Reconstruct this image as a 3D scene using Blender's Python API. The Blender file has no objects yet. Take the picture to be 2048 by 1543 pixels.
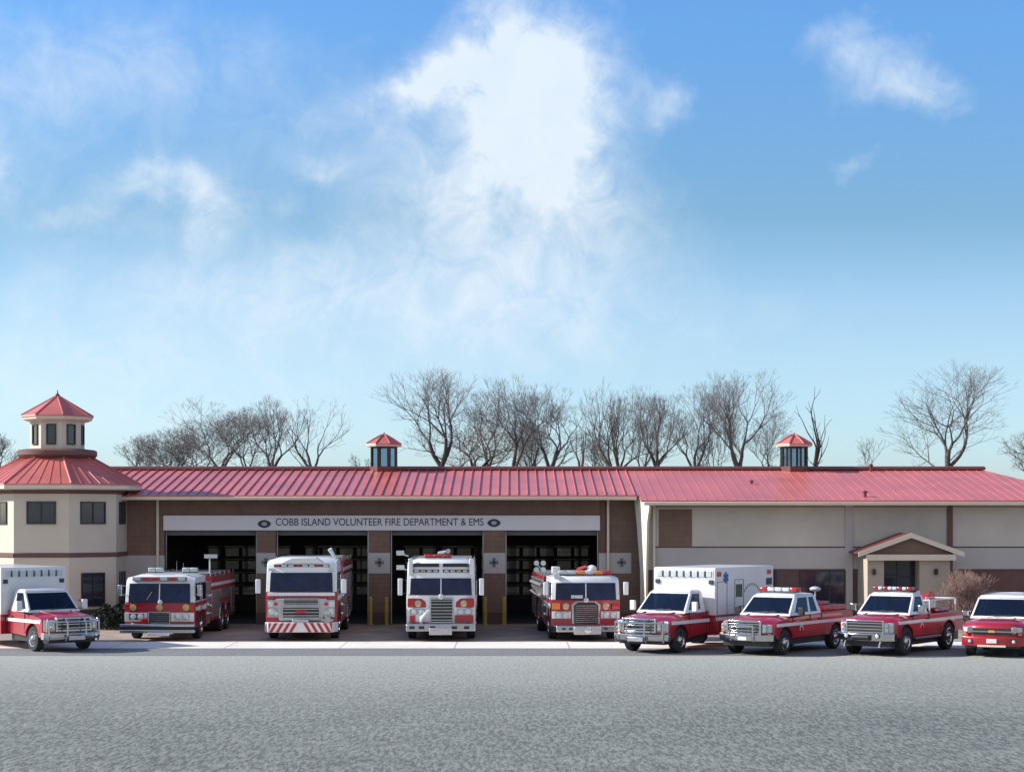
import bpy, bmesh, math, random
from mathutils import Vector, Matrix
R = math.radians
S = bpy.context.scene
COL = S.collection

# ------------------------------------------------------------------ camera, sky, sun, exposure
F = 3760.0            # focal length in pixels of the 2048 px wide photograph
EYE = 4.5
HV = 1036.0           # horizon row
cam = bpy.data.cameras.new('camera'); camo = bpy.data.objects.new('camera', cam); COL.objects.link(camo)
cam.sensor_width = 36; cam.lens = F / 2048 * 36
cam.shift_y = (HV - 771.5) / 2048
cam.clip_end = 9000; cam.clip_start = .5
camo.location = (0, 0, EYE); camo.rotation_euler = (R(90), 0, 0)
S.camera = camo

SUN = Vector((-.87, .06, .50)).normalized()
elev = math.asin(SUN.z); azim = math.atan2(SUN.x, SUN.y)
sl = bpy.data.lights.new('sun', 'SUN'); so = bpy.data.objects.new('sun', sl); COL.objects.link(so)
sl.energy = 4.8; sl.angle = R(.53); sl.color = (1, .95, .87)
so.rotation_euler = SUN.to_track_quat('Z', 'Y').to_euler()
S.view_settings.view_transform = 'Standard'; S.view_settings.look = 'None'
S.view_settings.exposure = 0.6; S.view_settings.gamma = 1.0

class NT:
    """small helper for node trees"""
    def __init__(s, t): s.t = t
    def n(s, typ, **kw):
        nd = s.t.nodes.new(typ)
        for k, v in kw.items():
            if k.startswith('i_'):
                key = k[2:]; key = int(key) if key.isdigit() else key.replace('_', ' ')
                s.put(nd, key, v)
            else: setattr(nd, k, v)
        return nd
    def put(s, nd, key, v):
        if hasattr(v, 'bl_idname') and 'Socket' in v.bl_idname: s.t.links.new(v, nd.inputs[key])
        elif hasattr(v, 'outputs'): s.t.links.new(v.outputs[0], nd.inputs[key])
        else: nd.inputs[key].default_value = v
    def math(s, op, a, b=0.0, c=0.0, clamp=False):
        nd = s.t.nodes.new('ShaderNodeMath'); nd.operation = op; nd.use_clamp = clamp
        s.put(nd, 0, a); s.put(nd, 1, b); s.put(nd, 2, c)
        return nd.outputs[0]
    def mix(s, f, a, b, mode='MIX'):
        nd = s.t.nodes.new('ShaderNodeMix'); nd.data_type = 'RGBA'; nd.blend_type = mode
        s.put(nd, 0, f); s.put(nd, 6, a); s.put(nd, 7, b)
        return nd.outputs[2]
    def ramp(s, f, stops):
        nd = s.t.nodes.new('ShaderNodeValToRGB'); s.put(nd, 0, f)
        e = nd.color_ramp.elements
        while len(e) < len(stops): e.new(.5)
        for q, (p, c) in zip(e, stops): q.position = p; q.color = c if len(c) == 4 else (*c, 1)
        return nd.outputs[0]
    def noise(s, vec, scale, detail=4, rough=.55, dist=0):
        nd = s.t.nodes.new('ShaderNodeTexNoise')
        if vec is not None: s.put(nd, 'Vector', vec)
        nd.inputs['Scale'].default_value = scale; nd.inputs['Detail'].default_value = detail
        nd.inputs['Roughness'].default_value = rough; nd.inputs['Distortion'].default_value = dist
        return nd.outputs[0]

W = bpy.data.worlds.new('World'); S.world = W; W.use_nodes = True
wt = W.node_tree; wt.nodes.clear(); k = NT(wt)
sky = k.n('ShaderNodeTexSky', sky_type='NISHITA', sun_disc=False, sun_elevation=elev, sun_rotation=azim,
          altitude=0, air_density=1.15, dust_density=.55, ozone_density=3.0)
hs = k.n('ShaderNodeHueSaturation', i_Saturation=1.15, i_Value=2.0); wt.links.new(sky.outputs[0], hs.inputs['Color'])
tc = k.n('ShaderNodeTexCoord'); gen = tc.outputs['Generated']
sx = k.n('ShaderNodeSeparateXYZ'); wt.links.new(gen, sx.inputs[0])
yy = k.math('MAXIMUM', sx.outputs[1], .05)
ca = k.math('DIVIDE', sx.outputs[0], yy); cb = k.math('DIVIDE', sx.outputs[2], yy)   # direction, seen along +Y
cv = k.n('ShaderNodeCombineXYZ'); wt.links.new(ca, cv.inputs[0]); wt.links.new(cb, cv.inputs[1])
nzb = k.n('ShaderNodeTexNoise'); wt.links.new(cv.outputs[0], nzb.inputs['Vector'])
nzb.inputs['Scale'].default_value = 17; nzb.inputs['Detail'].default_value = 7; nzb.inputs['Roughness'].default_value = .6
sn = k.n('ShaderNodeSeparateXYZ'); wt.links.new(nzb.outputs['Color'], sn.inputs[0])
wa = k.math('MULTIPLY_ADD', k.math('SUBTRACT', sn.outputs[0], .5), .07, ca)
wb = k.math('MULTIPLY_ADD', k.math('SUBTRACT', sn.outputs[1], .5), .07, cb)
clouds = [(1075, 120, 120, 95, 1.1), (960, 150, 90, 60, .75), (840, 160, 60, 28, .7), (1070, 240, 105, 95, .85), (1010, 330, 120, 90, .45), (1040, 450, 150, 150, .38),
          (900, 600, 330, 80, .20), (1335, 185, 50, 45, .42), (1700, 80, 90, 50, .30), (1780, 150, 90, 60, .36), (1840, 200, 70, 40, .34),
          (1710, 315, 45, 20, .24), (330, 385, 110, 34, .50), (420, 430, 50, 50, .36), (150, 430, 60, 22, .24),
          (-10, 320, 50, 70, .45), (140, 120, 330, 80, .22), (660, 310, 40, 22, .25), (560, 375, 30, 25, .2),
          (560, 560, 200, 50, .16), (700, 230, 120, 70, .18), (1260, 420, 100, 110, .2), (150, 760, 700, 150, .34), (250, 230, 480, 200, .16), (1010, 520, 330, 180, .22), (420, 560, 380, 110, .2), (1500, 640, 500, 70, .1), (860, 330, 130, 160, .2), (1150, 300, 60, 120, .3)]
acc = None
for (u, v, ru, rv, st) in clouds:
    da = k.math('MULTIPLY', k.math('SUBTRACT', wa, (u - 1024) / F), F / ru)
    db = k.math('MULTIPLY', k.math('SUBTRACT', wb, (HV - v) / F), F / rv)
    d2 = k.math('ADD', k.math('MULTIPLY', da, da), k.math('MULTIPLY', db, db))
    g = k.math('MULTIPLY', k.math('EXPONENT', k.math('MULTIPLY', d2, -.8)), st)
    acc = g if acc is None else k.math('ADD', acc, g)
fb = k.noise(cv.outputs[0], 34, 9, .64, .6)
tex = k.math('MULTIPLY_ADD', fb, 2.4, -.22)
dens = k.math('MULTIPLY', acc, tex)
dens = k.ramp(dens, [(.06, (0, 0, 0)), (.30, (.26,) * 3), (.55, (.52,) * 3), (.95, (.86,) * 3), (1, (.9,) * 3)])
front = k.math('GREATER_THAN', sx.outputs[1], .06)
dens = k.math('MULTIPLY', dens, front)
cloudcol = k.mix(fb, (5.2, 6.1, 7.0, 1), (6.4, 6.8, 7.2, 1))
air = k.ramp(k.math('MULTIPLY', cb, 3.0), [(.0, (.43, .57, .90)), (.12, (.45, .575, .84)), (.26, (.49, .54, .67)), (.35, (.48, .52, .62)), (.48, (.38, .445, .50)), (.80, (.41, .525, .66))])
blue = k.mix(1.0, hs.outputs[0], air, 'MULTIPLY')
fin = k.mix(dens, blue, cloudcol)
# unseen broken cloud deck added behind the camera: neutral fill for shaded fronts
bkn = k.noise(gen, 3.2, 7, .6, .4)
bkd = k.ramp(bkn, [(.38, (.15,) * 3), (.56, (.9,) * 3)])
bkm = k.n('ShaderNodeMapRange'); k.put(bkm, 0, sx.outputs[1]); bkm.inputs[1].default_value = .02; bkm.inputs[2].default_value = -.35
fin = k.mix(k.math('MULTIPLY', bkd, bkm.outputs[0]), fin, (5.6, 5.4, 5.3, 1))
bg = k.n('ShaderNodeBackground', i_Strength=.095); wt.links.new(fin, bg.inputs[0])
ow = k.n('ShaderNodeOutputWorld'); wt.links.new(bg.outputs[0], ow.inputs[0])

# ------------------------------------------------------------------ materials
def material(name):
    m = bpy.data.materials.new(name); m.use_nodes = True
    t = m.node_tree; b = t.nodes['Principled BSDF']
    return m, NT(t), b

def mat(name, col, rough=.6, metal=0.0, coat=0.0, var=.12, scale=3.0, bump=0.0, bscale=40.0, spec=.5):
    m, k, b = material(name)
    tc = k.n('ShaderNodeTexCoord'); o = tc.outputs['Object']
    n1 = k.noise(o, scale, 6, .6)
    f = k.ramp(n1, [(.3, (0, 0, 0)), (.7, (1, 1, 1))])
    d = tuple(max(0, c * (1 - var)) for c in col); l = tuple(min(1, c * (1 + var)) for c in col)
    k.put(b, 'Base Color', k.mix(f, (*d, 1), (*l, 1)))
    b.inputs['Metallic'].default_value = metal
    k.put(b, 'Roughness', k.math('MULTIPLY_ADD', n1, rough * .5, rough * .75))
    b.inputs['Coat Weight'].default_value = coat; b.inputs['Coat Roughness'].default_value = .06
    b.inputs['Specular IOR Level'].default_value = spec
    if bump:
        bn = k.n('ShaderNodeBump', i_Strength=bump, i_Distance=.02); k.put(bn, 'Height', k.noise(o, bscale, 6, .65))
        k.put(b, 'Normal', bn.outputs[0])
    return m

def brick_mat(name, c1, c2, mortar, sc, w=.5, h=.25):
    m, k, b = material(name)
    tc = k.n('ShaderNodeTexCoord'); s = k.n('ShaderNodeSeparateXYZ'); k.t.links.new(tc.outputs['Object'], s.inputs[0])
    c = k.n('ShaderNodeCombineXYZ'); k.t.links.new(k.math('ADD', s.outputs[0], s.outputs[1]), c.inputs[0]); k.t.links.new(s.outputs[2], c.inputs[1])
    br = k.n('ShaderNodeTexBrick'); k.put(br, 'Vector', c.outputs[0]); br.inputs['Scale'].default_value = sc
    br.inputs['Brick Width'].default_value = w; br.inputs['Row Height'].default_value = h; br.inputs['Mortar Size'].default_value = .012
    br.inputs['Color1'].default_value = (*c1, 1); br.inputs['Color2'].default_value = (*c2, 1); br.inputs['Mortar'].default_value = (*mortar, 1)
    n = k.noise(tc.outputs['Object'], 1.3, 6, .6)
    k.put(b, 'Base Color', k.mix(.35, br.outputs[0], k.ramp(n, [(.3, tuple(x * .6 for x in c1)), (.7, tuple(x * 1.35 for x in c1))])))
    b.inputs['Roughness'].default_value = .85
    bn = k.n('ShaderNodeBump', i_Strength=.5, i_Distance=.01); k.put(bn, 'Height', k.noise(tc.outputs['Object'], 60, 4, .6)); k.put(b, 'Normal', bn.outputs[0])
    return m

def glass_mat(name, tint, alpha):
    """tinted vehicle or building glass: mirror-like coat over a dark see-through pane"""
    m, k, b = material(name)
    tr = k.n('ShaderNodeBsdfTransparent'); tr.inputs[0].default_value = (*tint, 1)
    b.inputs['Base Color'].default_value = (.012, .02, .045, 1); b.inputs['Roughness'].default_value = .04
    b.inputs['Specular IOR Level'].default_value = .7
    mx = k.n('ShaderNodeMixShader'); mx.inputs[0].default_value = alpha
    out = k.t.nodes['Material Output']
    k.t.links.new(tr.outputs[0], mx.inputs[1]); k.t.links.new(b.outputs[0], mx.inputs[2]); k.t.links.new(mx.outputs[0], out.inputs[0])
    return m

M = {}
M['red'] = mat('red_paint', (.30, .006, .018), .32, coat=.8, var=.10, scale=1.5)
M['red2'] = mat('bright_red_paint', (.33, .008, .022), .32, coat=.8, var=.10, scale=1.5)
M['white'] = mat('white_paint', (.68, .69, .71), .35, coat=.5, var=.05, scale=2)
M['cream'] = mat('cream_paint', (.74, .68, .55), .5, var=.06)
M['chrome'] = mat('chrome', (.52, .53, .55), .16, metal=1, var=.06, scale=9)
M['alu'] = mat('aluminium', (.46, .46, .48), .36, metal=.9, var=.15, scale=14)
M['black'] = mat('black_trim', (.018, .018, .02), .5)
M['rubber'] = mat('tyre_rubber', (.022, .022, .023), .85, var=.3, scale=20)
M['grey'] = mat('grey_plastic', (.16, .16, .17), .55)
M['glass'] = mat('vehicle_glass', (.006, .016, .055), .06, coat=0, var=.6, scale=1.6, spec=.28)
M['wglass'] = mat('window_glass', (.018, .026, .045), .08, coat=.4, var=.5, scale=.8, spec=.6)
M['pane'] = glass_mat('lantern_glass', (.86, .93, 1.0), .22)
M['cabglass'] = glass_mat('see_through_cab_glass', (.50, .60, .66), .42)
M['seat'] = mat('grey_seat_cloth', (.075, .072, .075), .9)
M['rpane'] = glass_mat('rear_door_glass', (.40, .41, .42), .40)
M['lens'] = mat('clear_lens', (.50, .55, .56), .12, coat=1, var=.25, scale=25)
M['redlens'] = mat('red_lens', (.42, .008, .012), .15, coat=1, var=.2, scale=20)
M['amber'] = mat('amber_lens', (.75, .22, .03), .2, coat=1)
M['bluelens'] = mat('blue_lens', (.02, .05, .30), .2, coat=1)
M['gold'] = mat('gold_leaf', (.55, .38, .14), .4, metal=.4)
M['navy'] = mat('navy_lettering', (.022, .03, .075), .5)
M['star'] = mat('blue_emblem', (.03, .09, .32), .45)
M['green'] = mat('green_lettering', (.10, .25, .16), .5)
M['yellow'] = mat('yellow_paint', (.40, .27, .05), .5, var=.15)
M['plate'] = mat('plate', (.7, .7, .66), .5)
M['roof'] = mat('red_metal_roof', (.48, .130, .112), .42, metal=.0, coat=.08, var=.16, scale=.5, bump=.05, bscale=5)
M['ridge'] = mat('dark_red_metal', (.15, .03, .03), .5, metal=.1)
M['brown'] = brick_mat('brown_block', (.19, .122, .094), (.22, .140, .106), (.15, .10, .085), 1.0, .45, .22)
M['dbrown'] = brick_mat('dark_brick', (.10, .058, .055), (.12, .07, .06), (.12, .10, .09), 1.0, .24, .08)
M['stone'] = brick_mat('dark_stone', (.05, .05, .055), (.075, .07, .07), (.04, .04, .04), 1.0, .4, .2)
M['beige'] = mat('beige_stucco', (.54, .51, .455), .9, var=.11, scale=.5, bump=.25, bscale=50)
M['tan'] = mat('tan_stucco', (.57, .515, .43), .9, var=.06, scale=.6, bump=.25, bscale=50)
M['porch'] = mat('porch_stucco', (.40, .345, .285), .9, var=.1, scale=.8, bump=.25, bscale=50)
M['band'] = mat('grey_band', (.46, .44, .43), .85, var=.06, scale=1)
M['signw'] = mat('sign_white', (.74, .73, .76), .6, var=.03, scale=.8)
M['trim'] = mat('cream_trim', (.66, .58, .47), .6, var=.05)
M['soffit'] = mat('tan_soffit', (.34, .27, .20), .7, var=.08)
M['maroon'] = mat('maroon_trim', (.13, .06, .055), .6)
M['frame'] = mat('dark_frame', (.02, .022, .026), .4)
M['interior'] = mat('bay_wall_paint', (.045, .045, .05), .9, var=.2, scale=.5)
M['bark'] = mat('bark', (.085, .068, .062), .95, var=.25, scale=2)
M['bark2'] = mat('dark_bark', (.045, .036, .034), .95, var=.25, scale=2)
M['twig'] = mat('twigs', (.108, .098, .102), .95, var=.25, scale=1)
M['pinktwig'] = mat('pink_twigs', (.22, .14, .125), .95, var=.3, scale=3)
M['dryleaf'] = mat('dry_leaves', (.20, .115, .07), .9, var=.35, scale=4)
M['shrub'] = mat('dark_leaves', (.012, .02, .012), .8, var=.4, scale=6)

# -- ground materials
def ground_mats():
    m, k, b = material('concrete'); o = k.n('ShaderNodeTexCoord').outputs['Object']
    big = k.noise(o, .35, 6, .6); fine = k.noise(o, 9, 8, .7)
    c = k.ramp(big, [(.3, (.62, .58, .52)), (.7, (.78, .75, .69))])
    c = k.mix(.35, c, k.ramp(fine, [(.3, (.50, .46, .42)), (.7, (.82, .80, .75))]))
    s = k.n('ShaderNodeSeparateXYZ'); k.t.links.new(o, s.inputs[0])
    jx = k.math('LESS_THAN', k.math('ABSOLUTE', k.math('SUBTRACT', k.math('FRACT', k.math('MULTIPLY', s.outputs[0], .25)), .5)), .006)
    jy = k.math('LESS_THAN', k.math('ABSOLUTE', k.math('SUBTRACT', k.math('FRACT', k.math('MULTIPLY', s.outputs[1], .25)), .5)), .008)
    c = k.mix(k.math('MULTIPLY', k.math('MAXIMUM', jx, jy), .6), c, (.12, .11, .10, 1))
    st = k.ramp(k.noise(o, .9, 5, .7, .6), [(.56, (0, 0, 0)), (.72, (1, 1, 1))])
    c = k.mix(k.math('MULTIPLY', st, .35), c, (.16, .13, .11, 1))
    k.put(b, 'Base Color', c); b.inputs['Roughness'].default_value = .85
    M['concrete'] = m
    m, k, b = material('brick_apron'); o = k.n('ShaderNodeTexCoord').outputs['Object']
    br = k.n('ShaderNodeTexBrick'); k.put(br, 'Vector', o); br.inputs['Scale'].default_value = 1.2
    for n_, c_ in (('Color1', (.24, .18, .15, 1)), ('Color2', (.33, .26, .22, 1)), ('Mortar', (.30, .26, .23, 1))): br.inputs[n_].default_value = c_
    c = k.mix(.5, br.outputs[0], k.ramp(k.noise(o, .6, 7, .65, .5), [(.3, (.13, .095, .08)), (.7, (.42, .35, .29))]))
    k.put(b, 'Base Color', c); b.inputs['Roughness'].default_value = .9
    M['apron'] = m
    for nm, lo, hi, sc in (('asphalt_pale', (.060, .066, .059), (.245, .255, .225), 1), ('asphalt_dark', (.15, .15, .15), (.20, .20, .20), 1)):
        m, k, b = material(nm); o = k.n('ShaderNodeTexCoord').outputs['Object']
        mp = k.n('ShaderNodeMapping'); k.t.links.new(o, mp.inputs[0]); mp.inputs['Scale'].default_value = (1, .2, 1)
        gr = k.noise(mp.outputs[0], 10.5, 1.5, .6); gr2 = k.noise(mp.outputs[0], 27.0, 2, .7)
        big = k.noise(o, .09, 6, .6); md = k.noise(o, .7, 5, .65)
        g = k.ramp(k.math('MULTIPLY_ADD', gr2, .6, k.math('MULTIPLY', gr, .55)), [(.49, lo), (.575, tuple((a + b_) / 2 for a, b_ in zip(lo, hi))), (.66, hi)])
        c = k.mix(.3, g, k.ramp(big, [(.3, lo), (.7, hi)]))
        c = k.mix(k.ramp(md, [(.45, (0, 0, 0)), (.8, (.45,) * 3)]), c, (*tuple(x * .8 for x in lo), 1))
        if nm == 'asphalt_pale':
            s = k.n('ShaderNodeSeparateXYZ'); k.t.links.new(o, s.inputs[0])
            vignette = k.n('ShaderNodeMapRange'); k.put(vignette, 0, k.math('MULTIPLY_ADD', md, 6, s.outputs[1])); vignette.inputs[1].default_value = 45; vignette.inputs[2].default_value = 66  # vignette painted into the asphalt colour: darker near the camera, paler far off
            c = k.mix(vignette.outputs[0], c, k.mix(.7, c, (.40, .40, .36, 1)))
        k.put(b, 'Base Color', c); b.inputs['Roughness'].default_value = .9
        bn = k.n('ShaderNodeBump', i_Strength=.6, i_Distance=.02); k.put(bn, 'Height', k.math('ADD', gr, k.math('MULTIPLY', gr2, .6))); k.put(b, 'Normal', bn.outputs[0])
        M[nm] = m
    m, k, b = material('winter_grass'); o = k.n('ShaderNodeTexCoord').outputs['Object']
    c = k.ramp(k.noise(o, .3, 9, .7), [(.3, (.10, .09, .045)), (.7, (.22, .19, .10))])
    k.put(b, 'Base Color', c); b.inputs['Roughness'].default_value = 1
    M['grass'] = m
ground_mats()

# ------------------------------------------------------------------ mesh builder
class MB:
    def __init__(s, off=(0, 0, 0)):
        s.v = []; s.f = []; s.m = []; s.off = Vector(off); s.mi = 0
    def add(s, vs, fs):
        b = len(s.v); s.v += [Vector(p) for p in vs]
        for f in fs: s.f.append([i + b for i in f]); s.m.append(s.mi)
        return s
    def box(s, x0, x1, y0, y1, z0, z1):
        return s.add([(x, y, z) for x in (x0, x1) for y in (y0, y1) for z in (z0, z1)],
                     [(0, 1, 3, 2), (4, 6, 7, 5), (0, 4, 5, 1), (2, 3, 7, 6), (0, 2, 6, 4), (1, 5, 7, 3)])
    def prism(s, poly, axis, a, b):
        def P(p, q): return {'x': (q, p[0], p[1]), 'y': (p[0], q, p[1]), 'z': (p[0], p[1], q)}[axis]
        n = len(poly)
        return s.add([P(p, a) for p in poly] + [P(p, b) for p in poly],
                     [list(range(n)), list(range(n, 2 * n))] + [(i, (i + 1) % n, n + (i + 1) % n, n + i) for i in range(n)])
    def rings(s, rs, cap=True):
        n = len(rs[0]); vs = [p for r in rs for p in r]; fs = []
        for q in range(len(rs) - 1):
            for i in range(n): fs.append((q * n + i, q * n + (i + 1) % n, (q + 1) * n + (i + 1) % n, (q + 1) * n + i))
        if cap: fs += [list(range(n)), list(range((len(rs) - 1) * n, len(rs) * n))]
        return s.add(vs, fs)
    def xloft(s, poly, W, fn, ts=(-1, -.9, -.7, 0, .7, .9, 1)):
        return s.rings([[fn(t, t * W, y, z) for y, z in poly] for t in ts])
    def tube(s, p0, p1, r0, r1=None, n=10, cap=True):
        p0 = Vector(p0); p1 = Vector(p1); r1 = r0 if r1 is None else r1
        d = (p1 - p0).normalized(); a = d.orthogonal().normalized(); b = d.cross(a)
        rr = [[p + (a * math.cos(2 * math.pi * i / n) + b * math.sin(2 * math.pi * i / n)) * r for i in range(n)] for p, r in ((p0, r0), (p1, r1))]
        return s.rings(rr, cap)
    def path(s, pts, r, n=8):
        for a, b in zip(pts, pts[1:]): s.tube(a, b, r, r, n)
        return s
    def lathe(s, c, axis, prof, n=24, ph=0.0, cap=True):
        """prof: list of (along, radius)"""
        c = Vector(c); d = Vector(axis).normalized()
        if abs(d.z) > .9: a, b = Vector((1, 0, 0)), Vector((0, 1, 0))
        else: a = Vector((0, 0, 1)); b = d.cross(a)
        return s.rings([[c + d * h + (a * math.cos(2 * math.pi * i / n + ph) + b * math.sin(2 * math.pi * i / n + ph)) * r for i in range(n)] for h, r in prof], cap)
    def ball(s, c, rx, ry=None, rz=None, n=12, m=7):
        ry = ry or rx; rz = rz or rx; c = Vector(c)
        return s.rings([[c + Vector((rx * math.sin(t) * math.cos(2 * math.pi * i / n), ry * math.sin(t) * math.sin(2 * math.pi * i / n), rz * math.cos(t))) for i in range(n)]
                        for t in [math.pi * (.04 + .92 * j / (m - 1)) for j in range(m)]])
    def panel(s, q, off=.006, th=.012, out=None):
        q = [Vector(p) for p in q]; n = (q[1] - q[0]).cross(q[3] - q[0]).normalized()
        if out is not None and n.dot(Vector(out)) < 0: n = -n
        return s.rings([[p + n * off for p in q], [p + n * (off + th) for p in q]])
    def build(s, name, m, parent=None, bevel=0.0, seg=2, angle=38, **props):
        me = bpy.data.meshes.new(name)
        me.from_pydata([tuple(p - s.off) for p in s.v], [], s.f)
        for q in (m if isinstance(m, (list, tuple)) else [m]): me.materials.append(M[q])
        for p, i in zip(me.polygons, s.m): p.material_index = i
        bm = bmesh.new(); bm.from_mesh(me); bmesh.ops.recalc_face_normals(bm, faces=bm.faces[:]); bm.to_mesh(me); bm.free()
        me.polygons.foreach_set('use_smooth', [True] * len(me.polygons)); me.set_sharp_from_angle(angle=R(angle))
        o = bpy.data.objects.new(name, me); COL.objects.link(o)
        if parent: o.parent = parent
        else: o.location = s.off
        if bevel:
            b = o.modifiers.new('bevel', 'BEVEL'); b.width = bevel; b.segments = seg; b.limit_method = 'ANGLE'; b.angle_limit = R(angle)
            b.harden_normals = False
        for kk, vv in props.items(): o[kk] = vv
        return o

def sub(q, u0, u1, v0, v1):
    """part of the four-cornered patch q = (bottom left, bottom right, top right, top left)"""
    q = [Vector(p) for p in q]
    def at(u, v): return (q[0] * (1 - u) + q[1] * u) * (1 - v) + (q[3] * (1 - u) + q[2] * u) * v
    return [at(u0, v0), at(u1, v0), at(u1, v1), at(u0, v1)]

def thing(name, label, cat, loc=(0, 0, 0), rz=0.0, group=None):
    o = bpy.data.objects.new(name, None); COL.objects.link(o); o.location = loc; o.rotation_euler = (0, 0, rz)
    o.empty_display_size = .3
    o['label'] = label; o['category'] = cat
    if group: o['group'] = group
    return o

def xu(u, d): return (u - 1024) * d / F
def zv(v, d): return EYE - (v - HV) * d / F

def text_mesh(name, body, width, height, m, parent, loc, depth=.012, offset=.0, mirror=False):
    cu = bpy.data.curves.new(name, 'FONT'); cu.body = body; cu.size = 1; cu.extrude = .02; cu.offset = offset; cu.align_x = 'CENTER'; cu.align_y = 'CENTER'
    o = bpy.data.objects.new(name + '_curve', cu); COL.objects.link(o)
    bpy.context.view_layer.update()
    me = bpy.data.meshes.new_from_object(o.evaluated_get(bpy.context.evaluated_depsgraph_get()))
    bpy.data.objects.remove(o); bpy.data.curves.remove(cu)
    xs = [v.co.x for v in me.vertices]; ys = [v.co.y for v in me.vertices]
    cx, cy = (min(xs) + max(xs)) / 2, (min(ys) + max(ys)) / 2
    fx = width / (max(xs) - min(xs)); fy = height / (max(ys) - min(ys))
    for v in me.vertices:
        x, y, z = v.co; v.co = ((x - cx) * fx, -z / .02 * depth / 2, (y - cy) * fy)
    me.materials.clear(); me.materials.append(M[m]); me.name = name
    t = bpy.data.objects.new(name, me); COL.objects.link(t); t.parent = parent; t.location = loc
    return t

# ------------------------------------------------------------------ ground
def sheet(name, x0, x1, y0, y1, z, m):
    b = MB(((x0 + x1) / 2, 0, z)); b.off = Vector((0, 0, 0))
    b.add([(x0, y0, z), (x1, y0, z), (x1, y1, z), (x0, y1, z)], [(0, 1, 2, 3)])
    return b.build(name, m, kind='structure')
sheet('ground', -3500, 3500, -500, 6000, -.02, 'grass')
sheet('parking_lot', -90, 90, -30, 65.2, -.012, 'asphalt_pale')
sheet('road_edge', -90, 90, 61.8, 65.2, -.006, 'asphalt_dark')
sheet('concrete_strip', -90, 90, 65.2, 68.6, 0, 'concrete')
sheet('apron', -90, 90, 68.6, 80.2, -.001, 'apron')
sheet('rear_drive', -40, 40, 92.3, 104, -.01, 'concrete')

# ------------------------------------------------------------------ fire station
ST = Vector((-5, 80, 0))
station = thing('fire_station', 'long cream and brown fire station with red metal roof and octagonal corner tower', 'fire station', ST)
def sb(): return MB(ST)
def XB(u): return (u - 1024) / 47.0
def ZB(v): return 4.5 - (v - HV) / 47.0
D = 80.0
doors = [(328, 513), (551, 737), (780, 968), (1010, 1198)]
# bay front wall
b = sb()
b.box(XB(240), XB(1302), D, D + .3, ZB(1060), 5.34)                               # header
edges = [240] + [e for p in doors for e in p] + [1302]
for i in range(0, len(edges), 2): b.box(XB(edges[i]), XB(edges[i + 1]), D, D + .3, 0, ZB(1060))
b.build('bay_wall', 'brown', station)
# interior of the bays
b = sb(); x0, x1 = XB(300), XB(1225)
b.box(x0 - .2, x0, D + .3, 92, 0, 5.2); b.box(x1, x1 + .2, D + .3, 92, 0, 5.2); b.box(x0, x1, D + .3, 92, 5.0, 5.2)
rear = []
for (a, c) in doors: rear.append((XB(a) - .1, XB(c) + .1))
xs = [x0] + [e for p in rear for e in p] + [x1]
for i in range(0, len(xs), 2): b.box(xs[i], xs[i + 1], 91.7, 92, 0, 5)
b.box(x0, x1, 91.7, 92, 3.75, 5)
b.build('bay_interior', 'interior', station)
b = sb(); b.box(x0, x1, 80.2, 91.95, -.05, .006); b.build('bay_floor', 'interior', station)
for (a, c) in rear:
    b = sb(); p = sb(); rows = 6; cols = 5; hh = 3.75 / rows; ww = (c - a) / cols
    for r in range(rows):
        b.box(a, c, 91.78, 91.86, r * hh, r * hh + .16); b.box(a, c, 91.78, 91.86, (r + 1) * hh - .08, (r + 1) * hh - .004)
        for q in range(cols + 1):
            xa = min(max(a + q * ww - .09, a), c - .02); xb = min(a + q * ww + .09, c)
            b.box(xa, xb, 91.79, 91.85, r * hh + .16, (r + 1) * hh - .08)
        if r == 0 or r == 5:
            b.box(a, c, 91.80, 91.84, r * hh + .16, (r + 1) * hh - .08)
            continue
        for q in range(cols): p.box(a + q * ww + .09, a + (q + 1) * ww - .09, 91.81, 91.83, r * hh + .16, (r + 1) * hh - .08)
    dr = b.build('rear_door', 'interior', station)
    p.build('pane', 'rpane', dr)
# raised door leaves overhead and their tracks
for (a, c) in doors:
    b = sb()
    for q in range(5): b.box(XB(a) + .05, XB(c) - .05, D + .5 + q * .62, D + .5 + q * .62 + .58, 4.05, 4.1)
    b.box(XB(a) + .05, XB(c) - .05, D + .31, D + .36, 3.78, 4.04)
    dl = b.build('overhead_door', 'grey', station)
    for x in (XB(a) + .02, XB(c) - .06): t = sb(); t.box(x, x + .04, D + .31, D + .39, 0, 4.0); t.build('track', 'alu', dl)
# sign band
b = sb(); b.box(XB(327), XB(1200), D - .05, D - .002, ZB(1060), ZB(1030)); sign = b.build('sign_band', 'signw', station, .01)
b = sb(); b.box(XB(327), XB(1200), D - .08, D - .002, ZB(1030) + .002, ZB(1030) + .05); b.build('band_cap', 'maroon', sign)
text_mesh('lettering', 'COBB ISLAND VOLUNTEER FIRE DEPARTMENT & EMS', XB(967) - XB(552), .31, 'navy', sign, Vector((XB(759.5), D - .055, ZB(1043))) - ST, .02, .0)
def emblem(cx, y, cz, r, parent, m=('navy', 'grey'), wide=1.0):
    b = sb()
    pts = []
    for i in range(4):
        a = i * math.pi / 2
        for da, rr in ((-.42, 1), (-.2, .93), (0, .97), (.2, .93), (.42, 1), (math.pi / 4, .42)):
            pts.append((cx + r * rr * wide * math.sin(a + da), cz + r * rr * math.cos(a + da)))
    b.prism(pts, 'y', y - .02, y - .001)
    b.mi = 1; b.lathe((cx, y - .02, cz), (0, -1, 0), [(.001, r * .36), (.012, r * .34)], 16)
    return b.build('emblem', m, parent)
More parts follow.
